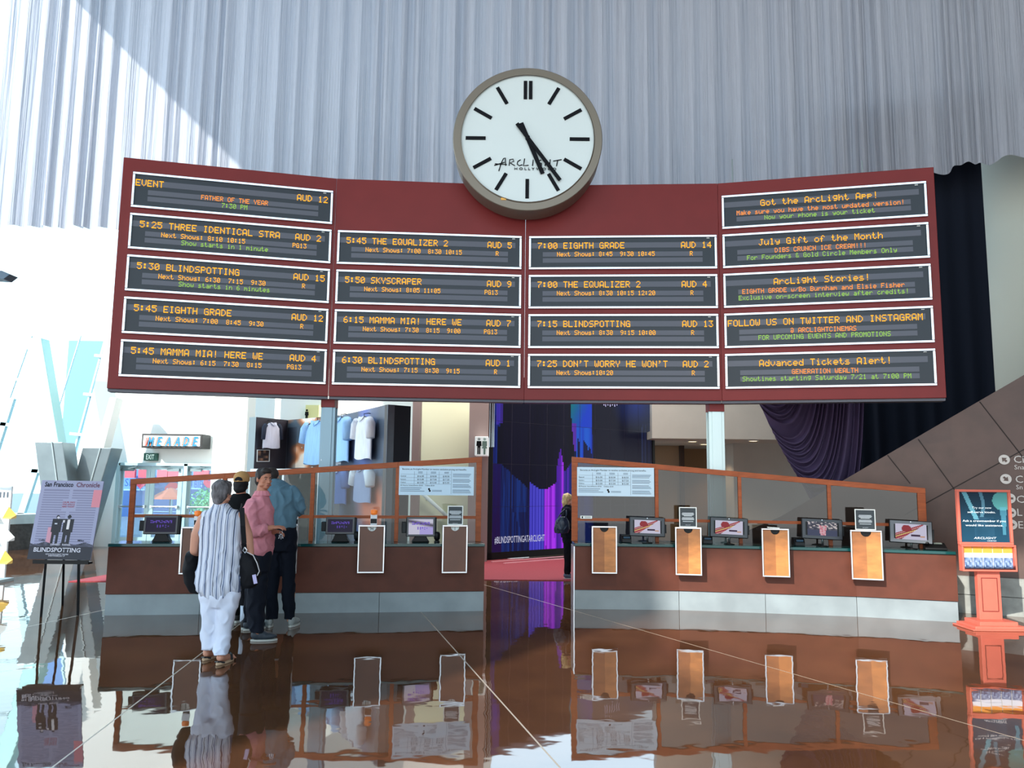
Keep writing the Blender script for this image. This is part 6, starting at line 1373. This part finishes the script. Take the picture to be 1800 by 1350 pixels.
def pants(bm):
    r = lambda x0, x1, y, d_, dy=0.0: (Q((x0 + x1) / 2, y, dy), (x1 - x0) / 2 * u_, d_)
    loft(bm, [r(480, 519, 922, .13), r(476, 521, 945, .14), r(471, 521, 968, .14)]); loft(bm, [r(468, 497, 960, .10), r(466, 492, 1010, .085), r(466, 488, 1045, .075), (V(b1.x + .03, b1.y, .09), .065, .075)]); loft(bm, [r(494, 521, 960, .10), r(496, 519, 1010, .085), r(496, 517, 1045, .075), (V(b2.x, b2.y, .09), .06, .075)])
fuse('trousers', pants, mat('black_trousers', (12, 17, 28), .85, spec=.15), bmn, .012, 3, .02)
mb = MB(); mb.lathe(Q(499.5, 929), [(.133, -.018), (.137, 0), (.133, .018)], 28); mb.build('belt', INK, bmn)
for a_, dd in ((b1, V(-.35, 1, 0)), (b2, V(.1, 1, 0))):
    h0 = V(a_.x + .02, a_.y - .06, 0); sn = fuse('shoe', lambda bm, h0=h0, dd=dd: shoe(bm, h0 + V(0, 0, .012), dd, .27, .1, .1), mat('grey_sneaker', (140, 146, 144), .7), bmn, .008, 2)
    mb = MB(); sole(mb, h0, dd, .28, .105, .002, .022); mb.build('sole', mat('off_white_rubber', (176, 178, 172), .7), sn)

# ---------------------------------------- blond person walking past behind the right counter
r1, r2 = F(997, 1018), F(1010, 1019); D = r1.y; u_ = D / FPX
bw = thing('person', 'person with blond hair in dark clothes, half hidden behind the end of the right counter', 'person', ((r1.x + r2.x) / 2, D, 0))
hc5 = Q(999, 878)
def body(bm):
    head(bm, hc5, (1, .1, -.05), .98); cap(bm, [hc5 + V(-.02, 0, -.07), Q(997, 893)], [.05, .06]); loft(bm, [(Q(997, 890), .07, .08), (Q(997, 900), .10, .16), (Q(998, 935), .10, .14)])
    for s_ in (-1, 1): cap(bm, [Q(997, 897, s_ * .17), Q(993, 916, s_ * .2), Q(1004, 928, s_ * .2)], [.048, .042, .028]); hand(bm, Q(1004, 928, s_ * .2), (1, 0, -.1), (0, -s_, -.2), .6, s_)
    for a_ in (r1, r2): cap(bm, [V(a_.x, a_.y, .35), V(a_.x, a_.y, .07)], [.048, .036])
fuse('body', body, SKIN, bw, .010, 3)
fuse('hair', lambda bm: (ell(bm, hc5 + V(-.02, 0, .03), (.098, .085, .085)), ell(bm, hc5 + V(-.055, 0, -.04), (.065, .08, .09)), ell(bm, hc5 + V(-.07, 0, -.11), (.04, .06, .05))), mat('blond_hair', (198, 168, 116), .7, noise=.4, nscale=24, bump=.4), bw, .009, 2, .014)
DK = mat('midnight_wool', (16, 19, 30), .85, spec=.15)
def coat(bm):
    r = lambda x0, x1, y, d_, dy=0.0: (Q((x0 + x1) / 2, y, dy), (x1 - x0) / 2 * u_, d_)
    loft(bm, [r(992, 1003, 887, .08), r(987, 1007, 894, .17), r(986, 1009, 910, .18), r(986, 1010, 935, .16), r(987, 1011, 945, .16)])
    for s_ in (-1, 1): cap(bm, [Q(997, 897, s_ * .16), Q(992, 916, s_ * .2), Q(1002, 927, s_ * .2)], [.065, .056, .042])
fuse('coat', coat, DK, bw, .01, 3, .015)
def pants(bm):
    r = lambda x0, x1, y, d_, dy=0.0: (Q((x0 + x1) / 2, y, dy), (x1 - x0) / 2 * u_, d_)
    loft(bm, [r(988, 1011, 935, .14), r(989, 1011, 955, .13)]); loft(bm, [r(990, 1008, 952, .08, -.07), r(992, 1005, 985, .065, -.04), (V(r1.x, r1.y, .09), .055, .06)]); loft(bm, [r(993, 1011, 952, .08, .07), r(1001, 1013, 985, .065, .04), (V(r2.x, r2.y, .09), .055, .06)])
fuse('trousers', pants, mat('black_denim', (12, 14, 20)), bw, .01, 3, .01)
for a_ in (r1, r2):
    dd = V(1, 0, 0); h0 = V(a_.x - .06, a_.y, 0); sn = fuse('shoe', lambda bm, h0=h0, dd=dd: shoe(bm, h0 + V(0, 0, .01), dd, .25, .09, .08), mat('blue_grey_shoe', (70, 86, 104), .5), bw, .008, 2)
    mb = MB(); sole(mb, h0, dd, .26, .09, .002, .02); mb.build('sole', mat('off_white_rubber', (176, 178, 172), .7), sn)
hb = thing('handbag', 'dark navy leather handbag carried by the blond person behind the right counter', 'bag', tuple(Q(986, 938, -.24)))
fuse('bag_body', lambda bm: loft(bm, [(Q(988, 908, -.27), .06, .05), (Q(988, 916, -.27), .12, .07), (Q(987, 930, -.27), .14, .08), (Q(987, 937, -.27), .12, .07)]), mat('navy_leather', (24, 36, 58), .35), hb, .009, 3, .016, 3)
mb = MB(); mb.tube([Q(981, 911, -.27), Q(986, 902, -.25), Q(995, 893, -.14), Q(996, 903, -.3), Q(994, 912, -.28)], .012, 8); mb.build('handle', mat('navy_leather', (24, 36, 58)), hb, smooth=True)
